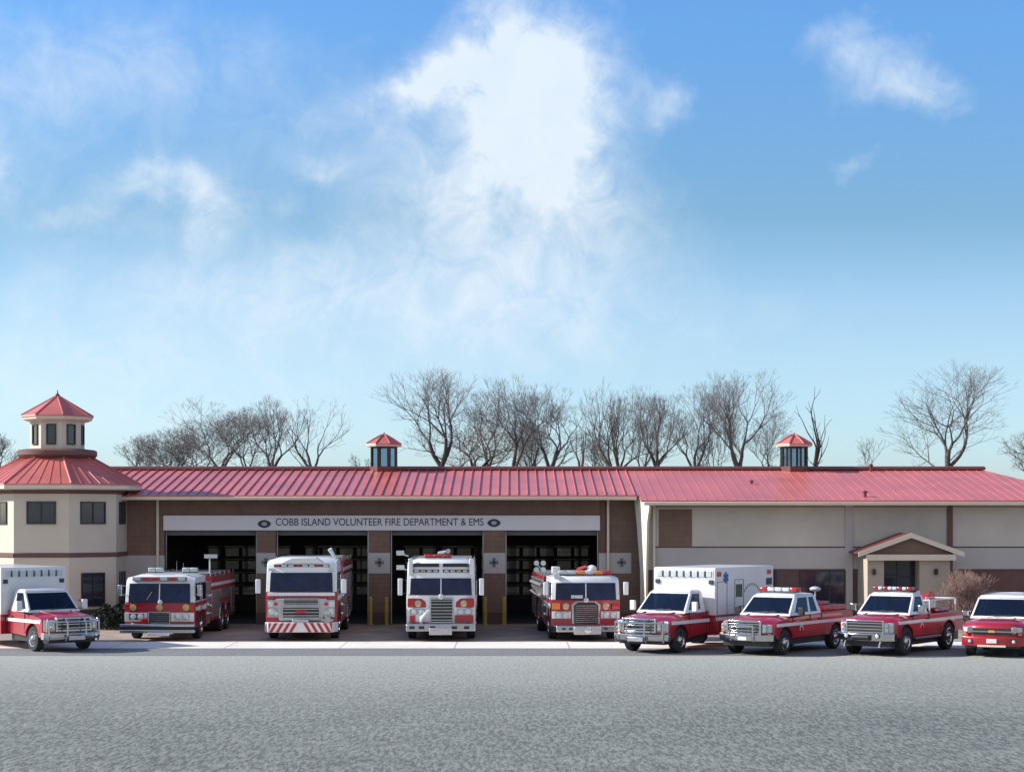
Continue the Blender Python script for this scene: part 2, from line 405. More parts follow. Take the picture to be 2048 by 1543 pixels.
for eu, ev in ((529, 1047), (988, 1045)):               # winged oval badges at both ends of the lettering
    b = sb(); cx, cz = XB(eu), ZB(ev)
    b.prism([(cx + .25 * math.cos(R(15 * i)) * (1 + .12 * math.cos(R(30 * i))), cz + .17 * math.sin(R(15 * i))) for i in range(24)], 'y', D - .075, D - .051)
    b.mi = 1; b.prism([(cx + .12 * math.cos(R(20 * i)), cz + .08 * math.sin(R(20 * i))) for i in range(18)], 'y', D - .085, D - .0755)
    b.build('emblem', ('navy', 'band'), sign)
# pier bands with emblems
for (a, c, e) in ((513, 551, 532), (737, 780, 759), (968, 1010, 988), (1198, 1262, 1243)):
    b = sb(); b.box(XB(a) - .01, XB(c) + .01, D - .025, D - .002, ZB(1146), ZB(1105)); pb = b.build('pier_band', 'band', station)
    emblem(XB(e), D - .025, ZB(1124), .2, pb, ('grey', 'navy'))
b = sb(); b.box(XB(245), XB(329), D - .03, D - .002, 1.0, ZB(1110)); b.build('grey_panel', 'band', station)
for (a, c) in ((513, 551), (737, 780), (968, 1010), (1198, 1262), (245, 328)):
    b = sb(); b.box(XB(a) - .008, XB(c) + .008, D - .04, D - .003, 0, .5); b.build('pier_base', 'dbrown', station)
def pipe(u, d, ztop, name='downspout', m='trim'):
    b = sb(); x = xu(u, d)
    b.box(x - .05, x + .05, d - .11, d - .01, .15, ztop); b.box(x - .05, x + .05, d - .25, d - .01, .05, .149)
    for z in (1.2, 3.2): b.box(x - .07, x + .07, d - .115, d - .005, z, z + .04)
    return b.build(name, m, station)
pipe(316, 79.98, 5.3); pipe(1216, 79.95, 5.3)
b = sb(); b.box(XB(1201), XB(1211), D - .06, D - .004, ZB(1105) + .003, 5.33); b.build('pilaster', 'maroon', station)

# main roof
EZ, EY, RZ, RY = 5.47, 79.0, 6.72, 86.0
sl_ = (RZ - EZ) / (RY - EY)
def rz_(y): return EZ + sl_ * (y - EY)
WY = 77.7
xl, xm, xr, xc = -18.4, 5.35, 21.5, 24.6
b = sb(); T = .07
def slab(bb, q):
    bb.rings([[Vector(p) for p in q], [Vector(p) - Vector((0, 0, T)) for p in q]])
slab(b, [(xl, EY, EZ), (xm, EY, EZ), (xm, RY, RZ), (xl, RY, RZ)])
slab(b, [(xm + .001, WY, rz_(WY)), (xc, WY, rz_(WY)), (xr, RY, RZ), (xm + .001, RY, RZ)])
slab(b, [(xl, RY + .002, RZ), (xr, RY + .002, RZ), (xr, 93.3, 5.42), (xl, 93.3, 5.42)])
slab(b, [(xr + .002, RY, RZ), (xc + .002, WY, rz_(WY)), (xc + .002, 93.3, 5.42), (xr + .002, 93.3, 5.42)])
roof = b.build('roof', 'roof', station)
b = sb(); x = xl + .2
while x < xr:
    y0 = EY if x < xm else WY
    w = .016; rh = .055 if x < xm else .018
    b.rings([[Vector((x - w, y0, rz_(y0) + .002)), Vector((x + w, y0, rz_(y0) + .002)), Vector((x + w * .7, y0, rz_(y0) + rh)), Vector((x - w * .7, y0, rz_(y0) + rh))],
             [Vector((x - w, RY - .1, rz_(RY - .1) + .002)), Vector((x + w, RY - .1, rz_(RY - .1) + .002)), Vector((x + w * .7, RY - .1, rz_(RY - .1) + rh)), Vector((x - w * .7, RY - .1, rz_(RY - .1) + rh))]])
    x += .41
while x < xc - .1:
    yt = RY - (x - xr) / (xc - xr) * (RY - WY) - .1
    b.rings([[Vector((x - w, WY, rz_(WY) + .002)), Vector((x + w, WY, rz_(WY) + .002)), Vector((x, WY, rz_(WY) + rh))],
             [Vector((x - w, yt, rz_(yt) + .002)), Vector((x + w, yt, rz_(yt) + .002)), Vector((x, yt, rz_(yt) + rh))]])
    x += .41
b.build('standing_seam', 'roof', roof)
b = sb(); b.prism([(RY - .28, RZ + .0), (RY - .24, RZ + .10), (RY, RZ + .16), (RY + .24, RZ + .1), (RY + .28, RZ)], 'x', xl, xr + .1); b.build('ridge_cap', 'ridge', roof)
# gutters, soffits
b = sb(); b.box(XB(262) - .3, xm - .12, EY - .1, EY + .02, EZ - .20, EZ - .06); b.build('gutter', 'trim', station, .02)
b = sb(); b.box(XB(240), xm - .1, EY + .025, D - .002, EZ - .18, EZ - .12); b.build('soffit', 'soffit', station)
b = sb(); wz = rz_(WY)
b.box(xm + .1, xc + .05, WY - .1, WY + .02, wz - .20, wz - .06); b.build('gutter', 'trim', station, .02)
b = sb(); b.box(xm + .32, xc, WY + .025, 78.598, wz - .18, wz - .12); b.build('soffit', 'soffit', station)
# roof vents
for (u, v, d, h, r) in ((1730, 1002, 78.6, .22, .07), (1503, 966, 82.0, .14, .06), (1742, 938, 85.5, .3, .06)):
    b = sb(); x = xu(u, d); z = rz_(d)
    b.lathe((x, d, z - .05), (0, 0, 1), [(0, r), (h + .05, r)], 12); b.lathe((x, d, z + h * .75), (0, 0, 1), [(0, r * 1.7), (h * .25, r * 1.7), (h * .45, r * .4)], 12)
    b.build('roof_vent', 'ridge', station)

# cupolas on the ridge
def cupola(u):
    d = RY; x = xu(u, d); s = F / d
    zb, z0, z1, z2 = RZ - .2, RZ + .14, zv(893, d), zv(867, d)
    r = 27 / s * 1.02; re = 37 / s
    b = sb(); b.lathe((x, d, zb), (0, 0, 1), [(0, r * 1.08), (z0 - zb, r * 1.08)], 8, R(22.5)); c = b.build('cupola', 'ridge', station)
    b = sb()
    for i in range(8):
        a = R(22.5 + 45 * i); px, py = x + r * math.cos(a) * .94, d + r * math.sin(a) * .94
        b.tube((px, py, z0 - .02), (px, py, z1), .055, .055, 6)
    b.lathe((x, d, z1 - .06), (0, 0, 1), [(0, r * 1.03), (.06, r * 1.03)], 8, R(22.5)); b.build('post', 'frame', c)
    b = sb()
    for i in range(8):
        a0, a1 = R(22.5 + 45 * i), R(67.5 + 45 * i); rr = r * .9
        q = [(x + rr * math.cos(a0), d + rr * math.sin(a0), z0), (x + rr * math.cos(a1), d + rr * math.sin(a1), z0), (x + rr * math.cos(a1), d + rr * math.sin(a1), z1 - .06), (x + rr * math.cos(a0), d + rr * math.sin(a0), z1 - .06)]
        b.panel(q, 0, .01)
    b.build('pane', 'pane', c)
    b = sb(); b.lathe((x, d, z1), (0, 0, 1), [(.0, re * .98), (.07, re)], 8, R(22.5))
    b.build('cornice', 'trim', c)
    b = sb(); b.lathe((x, d, z1 + .07), (0, 0, 1), [(.0, re * 1.02), (.05, re * 1.0), (.28, re * .55), (z2 - z1 - .12, re * .10), (z2 - z1 - .05, .03)], 8, R(22.5), True)
    for i in range(8):
        a = R(22.5 + 45 * i)
        b.path([(x + rr_ * math.cos(a), d + rr_ * math.sin(a), z1 + .09 + h) for h, rr_ in ((.05, re), (.28, re * .56), (z2 - z1 - .12, re * .12))], .025, 5)
    b.ball((x, d, z2), .06)
    b.build('cupola_roof', 'roof', c, angle=20)
cupola(768); cupola(1588)

# tower
TX, TY = -19.1, 79.0; w = 2.24; AP = w * 1.2071; RR = AP / math.cos(R(22.5)); PH = R(22.5)
def octo(bb, prof, n=8, ph=PH): bb.lathe((TX, TY, 0), (0, 0, 1), prof, n, ph)
b = sb(); octo(b, [(.78, RR), (5.66, RR)]); tower = b.build('tower_wall', 'tan', station)
b = sb(); octo(b, [(0, RR + .05), (.779, RR + .05)]); b.build('stone_base', 'stone', tower)
b = sb(); octo(b, [(2.91, RR + .01), (2.93, RR + .05), (3.08, RR + .05), (3.10, RR + .01)]); b.build('belt_course', 'maroon', tower)
b = sb(); octo(b, [(5.50, RR + .01), (5.52, RR + .06), (5.64, RR + .1), (5.66, RR + .01)]); b.build('frieze', 'maroon', tower)
def tower_window(ang, z0, z1, wd, r=None, mull=1, parent=None, m='wglass'):
    r = AP if r is None else r
    n = Vector((math.cos(ang), math.sin(ang), 0)); t = Vector((-n.y, n.x, 0)); c = Vector((TX, TY, 0)) + n * r
    def q(a0, a1, b0, b1): return [c + t * a0 + Vector((0, 0, b0)), c + t * a1 + Vector((0, 0, b0)), c + t * a1 + Vector((0, 0, b1)), c + t * a0 + Vector((0, 0, b1))]
    g = sb(); g.panel(q(-wd / 2, wd / 2, z0, z1), .004, .01, n); win = g.build('window', m, station)
    f = sb(); e = .055
    for a in ((-wd / 2 - e, -wd / 2, z0 - e, z1 + e), (wd / 2, wd / 2 + e, z0 - e, z1 + e), (-wd / 2, wd / 2, z0 - e, z0), (-wd / 2, wd / 2, z1, z1 + e)): f.panel(q(*a), .003, .05, n)
    for i in range(mull):
        x = -wd / 2 + wd * (i + 1) / (mull + 1); f.panel(q(x - .025, x + .025, z0, z1), .015, .03, n)
    f.build('frame', 'frame', win)
for a in (-135, -90, -45, 0): tower_window(R(a), 4.32, 5.13, 1.08)
for a in (-135, -45, 0): tower_window(R(a), .95, 2.22, 1.0)
# tower roof
RE = 3.28 / math.cos(R(22.5))
b = sb(); octo(b, [(5.66, RE - .12), (5.70, RE), (5.86, RE)]); b.build('tower_fascia', 'trim', tower)
b = sb(); octo(b, [(5.862, RE + .03), (5.90, RE + .02), (7.02, 1.5), (7.10, 1.35)]); troof = b.build('tower_roof', 'roof', station, angle=15)
b = sb()
for i in range(8):
    a0 = PH + R(45) * i; a1 = a0 + R(45)
    B0 = Vector((TX + RE * math.cos(a0), TY + RE * math.sin(a0), 5.91)); B1 = Vector((TX + RE * math.cos(a1), TY + RE * math.sin(a1), 5.91))
    T0 = Vector((TX + 1.5 * math.cos(a0), TY + 1.5 * math.sin(a0), 7.03)); T1 = Vector((TX + 1.5 * math.cos(a1), TY + 1.5 * math.sin(a1), 7.03))
    b.tube(B0, T0, .05, .05, 6)
    for q in range(1, 6):
        f = q / 6; top = f
        p = B0.lerp(B1, f); t = T0.lerp(T1, f)
        if i % 1 == 0: b.tube(p, p.lerp(t, 1.0), .028, .022, 4)
b.build('roof_seam', 'roof', troof)
b = sb(); octo(b, [(6.98, 1.45), (7.02, 1.56), (7.14, 1.66), (7.30, 1.66), (7.36, 1.55), (7.40, 1.2)], 16, 0); b.build('lantern_base', 'maroon', station)
LR = 1.13
b = sb(); octo(b, [(7.38, LR), (8.56, LR)], 8); lan = b.build('lantern_wall', 'tan', station)
for i in range(8): 
    a = R(-90 + 45 * i)
    tower_window(a, 7.62, 8.36, .30, LR * math.cos(R(22.5)), 0, lan, 'wglass')
b = sb(); octo(b, [(8.52, LR + .02), (8.56, 1.30), (8.62, 1.44), (8.74, 1.48)]); b.build('lantern_cornice', 'trim', lan)
b = sb(); octo(b, [(8.742, 1.52), (8.79, 1.50), (9.60, .12), (9.66, .04)]); lr = b.build('lantern_roof', 'roof', station, angle=15)
b = sb()
for i in range(8):
    a = PH + R(45) * i; b.tube((TX + 1.5 * math.cos(a), TY + 1.5 * math.sin(a), 8.80), (TX + .1 * math.cos(a), TY + .1 * math.sin(a), 9.62), .035, .03, 5)
b.build('roof_seam', 'roof', lr)
b = sb(); b.lathe((TX, TY, 9.6), (0, 0, 1), [(0, .08), (.08, .1), (.14, .04), (.3, .012)], 10); b.build('finial', 'ridge', lr)

# right wing
WD = 78.6; SW = F / WD
def XW(u): return xu(u, WD)
def ZW(v): return zv(v, WD)
b = sb(); b.box(XW(1293), 24.2, WD, WD + .3, ZW(1139), wz - .12); b.box(23.9, 24.2, WD + .3, 92.5, 0, wz - .2); b.box(XW(1293), XW(1293) + .25, WD + .3, D - .002, 0, wz - .13); wing = b.build('wing_wall', 'beige', station)
b = sb(); b.box(XW(1293), 24.2, WD - .02, WD + .28, 0, ZW(1139) - .002); b.build('brick_base', 'dbrown', wing)
b = sb(); b.box(XW(1310), 24.19, WD - .01, WD - .001, ZW(1137) + .001, ZW(1095) - .001); b.build('grey_band', 'band', wing)
b = sb(); b.box(XW(1318), XW(1384), WD - .02, WD - .002, ZW(1093), ZW(1018)); b.build('brown_panel', 'brown', wing)
b = sb(); b.box(XW(1310), 24.2, WD - .012, WD - .001, ZW(1095), ZW(1092)); 
b.box(XW(1310), 24.2, WD - .03, WD - .001, ZW(1140), ZW(1137)); b.build('panel_joint', 'maroon', wing)
for (a, c, m) in ((1690, 1705, 'band'), (1894, 1905, 'maroon')):
    b = sb(); b.box(XW(a), XW(c), WD - .06, WD - .022, 0, wz - .2); b.build('pilaster', m, station)
b = sb(); b.box(XW(1312), 24.2, WD - .05, WD - .002, ZW(1014), ZW(1006)); b.build('frieze', 'soffit', wing)
pipe(1308, 78.55, wz - .2)
def wing_window(u0, u1, v0, v1, d=WD - .02, mull=2):
    x0, x1, z0, z1 = xu(u0, d), xu(u1, d), zv(v1, d), zv(v0, d)
    g = sb(); g.box(x0, x1, d - .015, d - .002, z0, z1); win = g.build('window', 'wglass', station)
    f = sb(); e = .06
    f.box(x0 - e, x0 - .001, d - .06, d - .002, z0 - e, z1 + e); f.box(x1 + .001, x1 + e, d - .06, d - .002, z0 - e, z1 + e)
    f.box(x0, x1, d - .06, d - .002, z0 - e, z0 - .001); f.box(x0, x1, d - .06, d - .002, z1 + .001, z1 + e)
    for i in range(mull):
        x = x0 + (x1 - x0) * (i + 1) / (mull + 1); f.box(x - .025, x + .025, d - .045, d - .016, z0, z1)
    f.build('frame', 'frame', win)
wing_window(1602, 1688, 1143, 1210); wing_window(1330, 1420, 1143, 1210); wing_window(1460, 1550, 1143, 1210)
b = sb(); b.box(XW(1940), XW(2120), WD - .05, WD - .022, .3, ZW(1143)); b.build('siding_panel', 'maroon', station)
b = sb(); b.box(XW(1926), XW(1938), WD - .05, WD - .022, .1, ZW(1141)); b.build('downspout', 'frame', station)

# flared cream fin where the wing meets the bays: a splayed wall leaf
fin_pts = [(1267, 985), (1300, 1001), (1294, 1045), (1292, 1140), (1291, 1246), (1281, 1246), (1280, 1140), (1273, 1045)]
b = sb()
def finp(u, v, dd):
    f_ = (u - 1267) / 33.0; d = 79.7 - 1.9 * f_ + dd
    return Vector((xu(u, d), d, max(zv(v, d), .0)))
b.rings([[finp(u, v, 0) for u, v in fin_pts], [finp(u, v, 0) + Vector((.10, .12, 0)) for u, v in fin_pts]])
b.build('buttress', 'cream', station)

# entrance porch
PD = 76.4
def XP(u): return xu(u, PD)
def ZP(v): return zv(v, PD)
ax, az, el, er, ez = XP(1820), ZP(1070), XP(1716), XP(1924), ZP(1107)
b = sb()
for (ex,) in ((el,), (er,)):
    b.rings([[Vector((ax, PD - .25, az + .1)), Vector((ex, PD - .25, ez + .06)), Vector((ex, PD - .25, ez - .0)), Vector((ax, PD - .25, az + .02))],
             [Vector((ax, WD - .03, az + .1)), Vector((ex, WD - .03, ez + .06)), Vector((ex, WD - .03, ez)), Vector((ax, WD - .03, az + .02))]])
porch = b.build('entrance_porch', 'ridge', station)
b = sb()
for ex in (el, er):
    sg = 1 if ex > ax else -1
    b.rings([[Vector((ax, y, az + .105)), Vector((ex + sg * .03, y, ez + .075)), Vector((ex + sg * .03, y, ez - .12)), Vector((ax, y, az - .10))] for y in (PD - .30, PD - .252)])
b.box(el + .3, er - .3, PD - .24, PD - .1, ez - .26, ez - .02); b.build('fascia', 'trim', porch)
b = sb(); b.prism([(el + .35, ez - .01), (er - .35, ez - .01), (ax, az - .06)], 'y', PD - .05, PD + .05); b.build('gable', 'brown', porch)
b = sb()
b.box(XP(1735), XP(1768), PD, WD - .03, 0, ez - .26); b.box(XP(1839), XP(1900), PD, WD - .03, 0, ez - .26)
b.box(XP(1735), XP(1900), PD + .02, WD - .03, ez - .259, ez - .02)
b.build('porch_wall', 'porch', porch)
b = sb(); b.box(XP(1768), XP(1839), PD + .9, PD + .95, 0, ez - .27); b.build('door', 'wglass', porch)
b = sb()
for x in (XP(1768), (XP(1768) + XP(1839)) / 2 - .03, XP(1839) - .06): b.box(x, x + .06, PD + .86, PD + .899, 0, ez - .27)
b.box(XP(1768), XP(1839), PD + .865, PD + .899, 2.05, 2.15); b.build('door_frame', 'frame', porch)
for u in (1747, 1871):
    b = sb(); x = XP(u); z = ZP(1143)
    b.box(x - .05, x + .05, PD - .05, PD - .001, z - .1, z + .1); b.lathe((x, PD - .1, z - .12), (0, 0, 1), [(0, .05), (.05, .08), (.2, .09), (.26, .03)], 8); b.build('wall_lamp', 'frame', porch)
# ------------------------------------------------------------------ bollards
for (u, l) in ((741, 'yellow steel bollard at left edge of the pier right of the second bay'), (773, 'yellow steel bollard at right edge of the pier left of the third bay'),
               (970, 'yellow steel bollard at left edge of the pier left of the fourth bay'), (1008, 'yellow steel bollard at right edge of the pier beside the fourth bay')):
    d = 79.3; b = MB((xu(u, d), d, 0))
    b.lathe((xu(u, d), d, 0), (0, 0, 1), [(0, .085), (1.12, .085), (1.17, .07), (1.2, .03)], 14)
    b.lathe((xu(u, d), d, 0), (0, 0, 1), [(0, .13), (.03, .13), (.05, .087)], 14)
    o = b.build('bollard', 'yellow'); o['label'] = l; o['category'] = 'bollard'; o['group'] = 'yellow bollards at the bay piers'

# ------------------------------------------------------------------ vehicles: shared parts
def arch(yc, zc, r, zb, n=10):
    a0 = math.asin(max(-1, min(1, (zb - zc) / r)))
    return [(yc + r * math.cos(a0 + (math.pi - 2 * a0) * i / n), zc + r * math.sin(a0 + (math.pi - 2 * a0) * i / n)) for i in range(n + 1)]

def wheel(parent, x, y, r, wd, side, rim='chrome', dual=False):
    """side = +1 / -1: which way the outer face looks"""
    b = MB(); d = (side, 0, 0); c = (x - side * wd, y, r)
    hw = wd
    b.lathe(c, d, [(0, r * .62), (0, r * .93), (.03, r), (hw - .03, r), (hw, r * .93), (hw + .004, r * .66), (hw - .03, r * .62)], 28)
    t = b.build('wheel', 'rubber', parent)
    b = MB(); dish = -.09 if dual else .02
    b.lathe((x, y, r), d, [(-.06, r * .625), (.006, r * .63), (.0, r * .57), (-.05 + dish * .3, r * .5), (-.04 + dish, r * .3), (.02 + dish * .4, r * .26), (.05 + dish * .4, r * .16)], 24)
    rm = b.build('rim', rim, t)
    b = MB()
    e_ = side * dish * .45 - side * .04
    b.lathe((x + e_, y, r), d, [(0, r * .47), (.012, r * .47), (.012, r * .36), (0, r * .36), (0, r * .47)], 20, 0, False)
    b.build('lug_ring', 'black', t)
    return t

def fbox(parent, name, x0, x1, z0, z1, m, y=0.0, d=.04, bevel=.008, back=.05):
    b = MB(); b.box(x0, x1, y - d, y + back, z0, z1); return b.build(name, m, parent, bevel)

def lamp(parent, x, z, r, y=0.0, name='headlight', m='lens', bez='chrome'):
    b = MB(); b.lathe((x, y + .02, z), (0, -1, 0), [(0, r * 1.18), (.05, r * 1.18), (.055, r * 1.0), (.04, r * .98)], 18); h = b.build(name, bez, parent)
    b = MB(); b.lathe((x, y, z), (0, -1, 0), [(.0, r * .97), (.03, r * .96), (.045, r * .6), (.05, r * .1)], 18); b.build('lens', m, h)
    return h

def mirror(parent, x, y, z, w, h, side, m='chrome', arm=.2):
    b = MB(); b.box(x - w / 2, x + w / 2, y - .05, y + .07, z - h / 2, z + h / 2); t = b.build('mirror', m, parent, .025)
    b = MB()
    for zz in (z + h * .4, z - h * .4): b.tube((x, y, zz), (x - side * arm, y + .1, zz), .018, .018, 6)
    b.build('arm', 'chrome' if m == 'chrome' else 'black', t)
    b = MB(); b.box(x - w / 2 + .02, x + w / 2 - .02, y + .071, y + .078, z - h / 2 + .03, z + h / 2 - .03); b.build('mirror_glass', 'wglass', t)
    return t

def lightbar(parent, x0, x1, y, z, h=.13, dp=.32, cols=('redlens', 'lens', 'redlens'), name='light_bar'):
    b = MB(); b.box(x0 + .03, x1 - .03, y - dp / 2 + .02, y + dp / 2 - .02, z, z + .035); base = b.build(name, 'black', parent, .01)
    n = len(cols); ww = (x1 - x0) / n
    for i, c in enumerate(cols):
        b = MB(); b.box(x0 + i * ww + .006, x0 + (i + 1) * ww - .006, y - dp / 2, y + dp / 2, z + .036, z + h); b.build('lens', c, base, .035)
    return base

def wiper(parent, pts):
    b = MB(); b.path(pts, .012, 5); b.build('wiper', 'black', parent)

def smooth01(x): x = max(0, min(1, x)); return x * x * (3 - 2 * x)

# ------------------------------------------------------------------ fire engines
def engine(label, X, Y, rz, Wd, H, zw0, zw1, L=9.2, tandem=False, hrise=0.0, lower='red', body='red', slant=.10, group='fire engines standing in front of the bays'):
    t = thing('fire_engine', label, 'fire engine', (X, Y, 0), rz, group)
    zb = .46; r = .52; ya = 1.45
    bot = [(2.45, zb)] + arch(ya, r, .64, zb) + [(.06, zb)]
    poly = [(.0, zb + .06), (.0, zw0), (2.45, zw0)] + bot
    def fn(tt, x, y, z):
        c = smooth01((abs(tt) - .7) / .3)
        if y < .3: y += .16 * c
        return Vector((x, y, z))
    b = MB(); b.xloft(poly, Wd, fn); cab = b.build('cab', lower, t, .015)
    # upper cab with a windscreen plane that leans back
    wt = Wd - .03
    q = [(-Wd + .06, .0, zw0), (Wd - .06, .0, zw0), (wt - .06, slant, zw1), (-wt + .06, slant, zw1)]
    poly2 = [(.0, zw0 + .002), (slant, zw1), (slant + .06, H - .16), (slant + .22, H - .03), (1.2, H + hrise), (2.43, H + hrise), (2.43, zw0 + .002)]
    def fn2(tt, x, y, z):
        c = smooth01((abs(tt) - .7) / .3)
        if y < .5: y += .13 * c
        if z > zw1 + .05: z -= .10 * c * (z - zw1) / (H - zw1)
        return Vector((x * (1 - .02 * smooth01((z - zw0) / (H - zw0))), y, z))
    b = MB(); b.xloft(poly2, Wd - .01, fn2); up = b.build('cab_roof', 'white', t, .02)
    # side windows
    for sd in (-1, 1):
        xx = sd * (Wd - .01)
        for (y0, y1) in ((.32, 1.08), (1.42, 2.25)):
            g = MB(); x_ = xx * .996
            g.panel([(x_, y0, zw0 + .07), (x_, y1, zw0 + .07), (x_ - sd * .012, y1, zw1 - .03), (x_ - sd * .012, y0 + .08, zw1 - .03)], .012, .012, (sd, 0, 0)); g.build('side_window', 'glass', t)
        for yy_ in (.30, 1.12, 1.38, 2.30):
            g = MB(); g.box(xx - sd * .01, xx + sd * .014, yy_, yy_ + .02, zb + .15, zw1); g.build('door_seam', 'black', t)
        for yy_ in (1.0, 2.15):
            g = MB(); g.box(min(xx, xx + sd * .05), max(xx, xx + sd * .05), yy_ - .02, yy_ + .04, zw0 - .35, zw0 - .12); g.build('door_handle', 'chrome', t, .008)
        g = MB(); g.box(min(xx, xx + sd * .022), max(xx, xx + sd * .022), 1.0 if False else .3, 2.4, zw0 - .30, zw0 - .16); g.build('stripe', 'white', t)
        wheel(t, sd * (Wd - .02), ya, r, .30, sd)
        # grab rail
        g = MB(); g.tube((xx + sd * .05, 1.27, zb + .4), (xx + sd * .05, 1.27, zw1 - .1), .018, .018, 6); g.build('grab_rail', 'chrome', t)
    # pump panel and body
    b = MB(); b.box(-Wd + .03, Wd - .03, 2.47, 3.45, zb, H - .35); b.build('pump_panel', 'alu', t, .02)
    for sd in (-1, 1):
        xx = sd * (Wd - .03)
        for (yy_, zz, rr_) in ((2.75, .85, .09), (3.1, .85, .07), (3.1, 1.15, .06), (2.75, 1.2, .1), (2.95, 1.5, .08), (3.2, 1.55, .05), (2.7, 1.55, .05)):
            g = MB(); g.lathe((xx, yy_, zz), (sd, 0, 0), [(0, rr_), (.08, rr_ * .9), (.1, rr_ * .5)], 12); g.build('pump_fitting', 'chrome', t)
    ax2 = [L - 2.5] if not tandem else [L - 3.0, L - 1.75]
    hb = H - .15
    bot = [(L, zb + .08)]
    for a_ in sorted(ax2, reverse=True): bot += arch(a_, r, .60, zb + .08)
    poly3 = [(3.47, zb + .08), (3.47, hb), (L, hb)] + bot
    b = MB(); b.xloft(poly3, Wd, lambda tt, x, y, z: Vector((x, y, z)), (-1, 0, 1)); b.build('body', body, t, .02)
    for sd in (-1, 1):
        xx = sd * Wd
        for a_ in ax2: 
            wheel(t, xx - sd * .02, a_, r, .52, sd, dual=True)
            g = MB(); pr = [(yy_, zz) for yy_, zz in arch(a_, r, .61, zb + .08)]; po = [(a_ + (yy_ - a_) * 1.1, r + (zz - r) * 1.1) for yy_, zz in pr]
            g.prism(pr + po[::-1], 'x', xx - sd * .01, xx + sd * .025); g.build('fender_trim', 'chrome', t)
        e = [3.6, ax2[0] - .75]
        for (y0, y1, z0, z1) in ((3.62, ax2[0] - .78, zb + .2, hb - .55), (ax2[0] - .6, ax2[-1] + .6, 1.35, hb - .55), (ax2[-1] + .8, L - .12, zb + .2, hb - .55)):
            if y1 - y0 < .3: continue
            g = MB(); g.box(min(xx, xx + sd * .012), max(xx, xx + sd * .012), y0, y1, z0, z1)
            n = int((z1 - z0) / .12)
            dd = g.build('roll_up_door', 'alu', t, .004)
            g = MB()
            for i in range(1, n): g.box(min(xx, xx + sd * .02), max(xx, xx + sd * .02), y0 + .02, y1 - .02, z0 + i * .12, z0 + i * .12 + .012)
            g.build('slat', 'grey', dd)
        g = MB(); g.box(min(xx, xx + sd * .014), max(xx, xx + sd * .014), 3.5, L - .03, hb - .40, hb - .28); g.build('stripe', 'white', t)
        g = MB(); g.tube((xx - sd * .06, 3.6, hb + .14), (xx - sd * .06, L - .1, hb + .14), .022, .022, 6)
        for q_ in range(6): yq = 3.6 + (L - 3.7) * q_ / 5; g.tube((xx - sd * .06, yq, hb), (xx - sd * .06, yq, hb + .14), .018, .018, 6)
        g.build('hose_bed_rail', 'chrome', t)
    b = MB(); b.box(-Wd + .15, Wd - .15, 3.5, L - .1, hb + .001, hb + .10); b.build('hose_bed', 'grey', t, .02)
    b = MB(); b.box(-.55, .55, .3, L - .3, .38, zb + .02); b.box(-Wd + .2, Wd - .2, .25, .9, .36, zb + .05); b.tube((-Wd + .3, ya, r), (Wd - .3, ya, r), .09, .09); b.build('chassis', 'black', t)
    return t, q

def screen(t, q, u0, u1, v0, v1, split=True):
    g = MB(); g.panel(sub(q, u0 - .012, u1 + .012, v0 - .035, v1 + .03), .004, .012, (0, -1, .1)); fr = g.build('windshield', 'black', t, .01)
    parts = [(u0, .5 - .008), (.5 + .008, u1)] if split else [(u0, u1)]
    for a, c in parts:
        g = MB(); g.panel(sub(q, a, c, v0, v1), .015, .01, (0, -1, .1)); g.build('pane', 'glass', fr, .006)
    if split:
        g = MB(); g.panel(sub(q, .5 - .008, .5 + .008, v0, v1), .018, .014, (0, -1, .1)); g.build('centre_bar', 'white', fr)

def grille(t, x0, x1, z0, z1, n, y=0.0, back='black', bar='chrome', frame=.04, vert=0):
    b = MB(); b.box(x0, x1, y - .03, y + .05, z0, z1); g = b.build('grille', back, t, .005)
    b = MB(); f = frame
    b.box(x0 - f, x0, y - .06, y + .05, z0 - f, z1 + f); b.box(x1, x1 + f, y - .06, y + .05, z0 - f, z1 + f)
    b.box(x0, x1, y - .06, y + .05, z0 - f, z0); b.box(x0, x1, y - .06, y + .05, z1, z1 + f); b.build('surround', 'chrome', g, .012)
    b = MB()
    for i in range(n):
        z = z0 + (z1 - z0) * (i + .5) / n; h = (z1 - z0) / n * .15
        b.box(x0 + .001, x1 - .001, y - .055, y - .031, z - h, z + h)
    for i in range(vert):
        x = x0 + (x1 - x0) * (i + 1) / (vert + 1); b.box(x - .008, x + .008, y - .05, y - .031, z0, z1)
    b.build('bar', bar, g, .004)
    return g

# engine with green tinted two-piece screen (first bay)
t, q = engine('older red fire engine with white cab top in the first bay beside the tower', -13.0, 69.3, R(-1), 1.30, 2.42, 1.39, 2.12, L=9.0, tandem=True, body='red')
screen(t, q, .05, .95, .04, .94)
fbox(t, 'visor_light_bar', -1.0, 1.0, 2.2, 2.34, 'grey', .12, .10)
for i in range(6): fbox(t, 'visor_lamp', -.95 + i * .33, -.70 + i * .33, 2.215, 2.325, 'redlens' if i in (1, 2, 4) else 'lens', .02, .03)
lightbar(t, -.55, .02, .75, 2.47, .20, .3, ('lens', 'lens')); lightbar(t, .72, 1.3, .75, 2.47, .20, .3, ('lens', 'lens'))
for x in (-.98, 0, .98): 
    b = MB(); b.lathe((x, .02, 1.22), (0, -1, 0), [(0, .13), (.03, .125), (.045, .06)], 16); b.build('medallion', 'gold', t)
for x in (-1.18, 1.18): fbox(t, 'warning_lamp', x - .11, x + .11, 1.1, 1.33, 'redlens', .05, .06)
for x0_ in (-1.28, .44): b = MB(); b.box(x0_, x0_ + .84, -.012, .06, .70, 1.03); b.build('white_panel', 'white', t, .01)
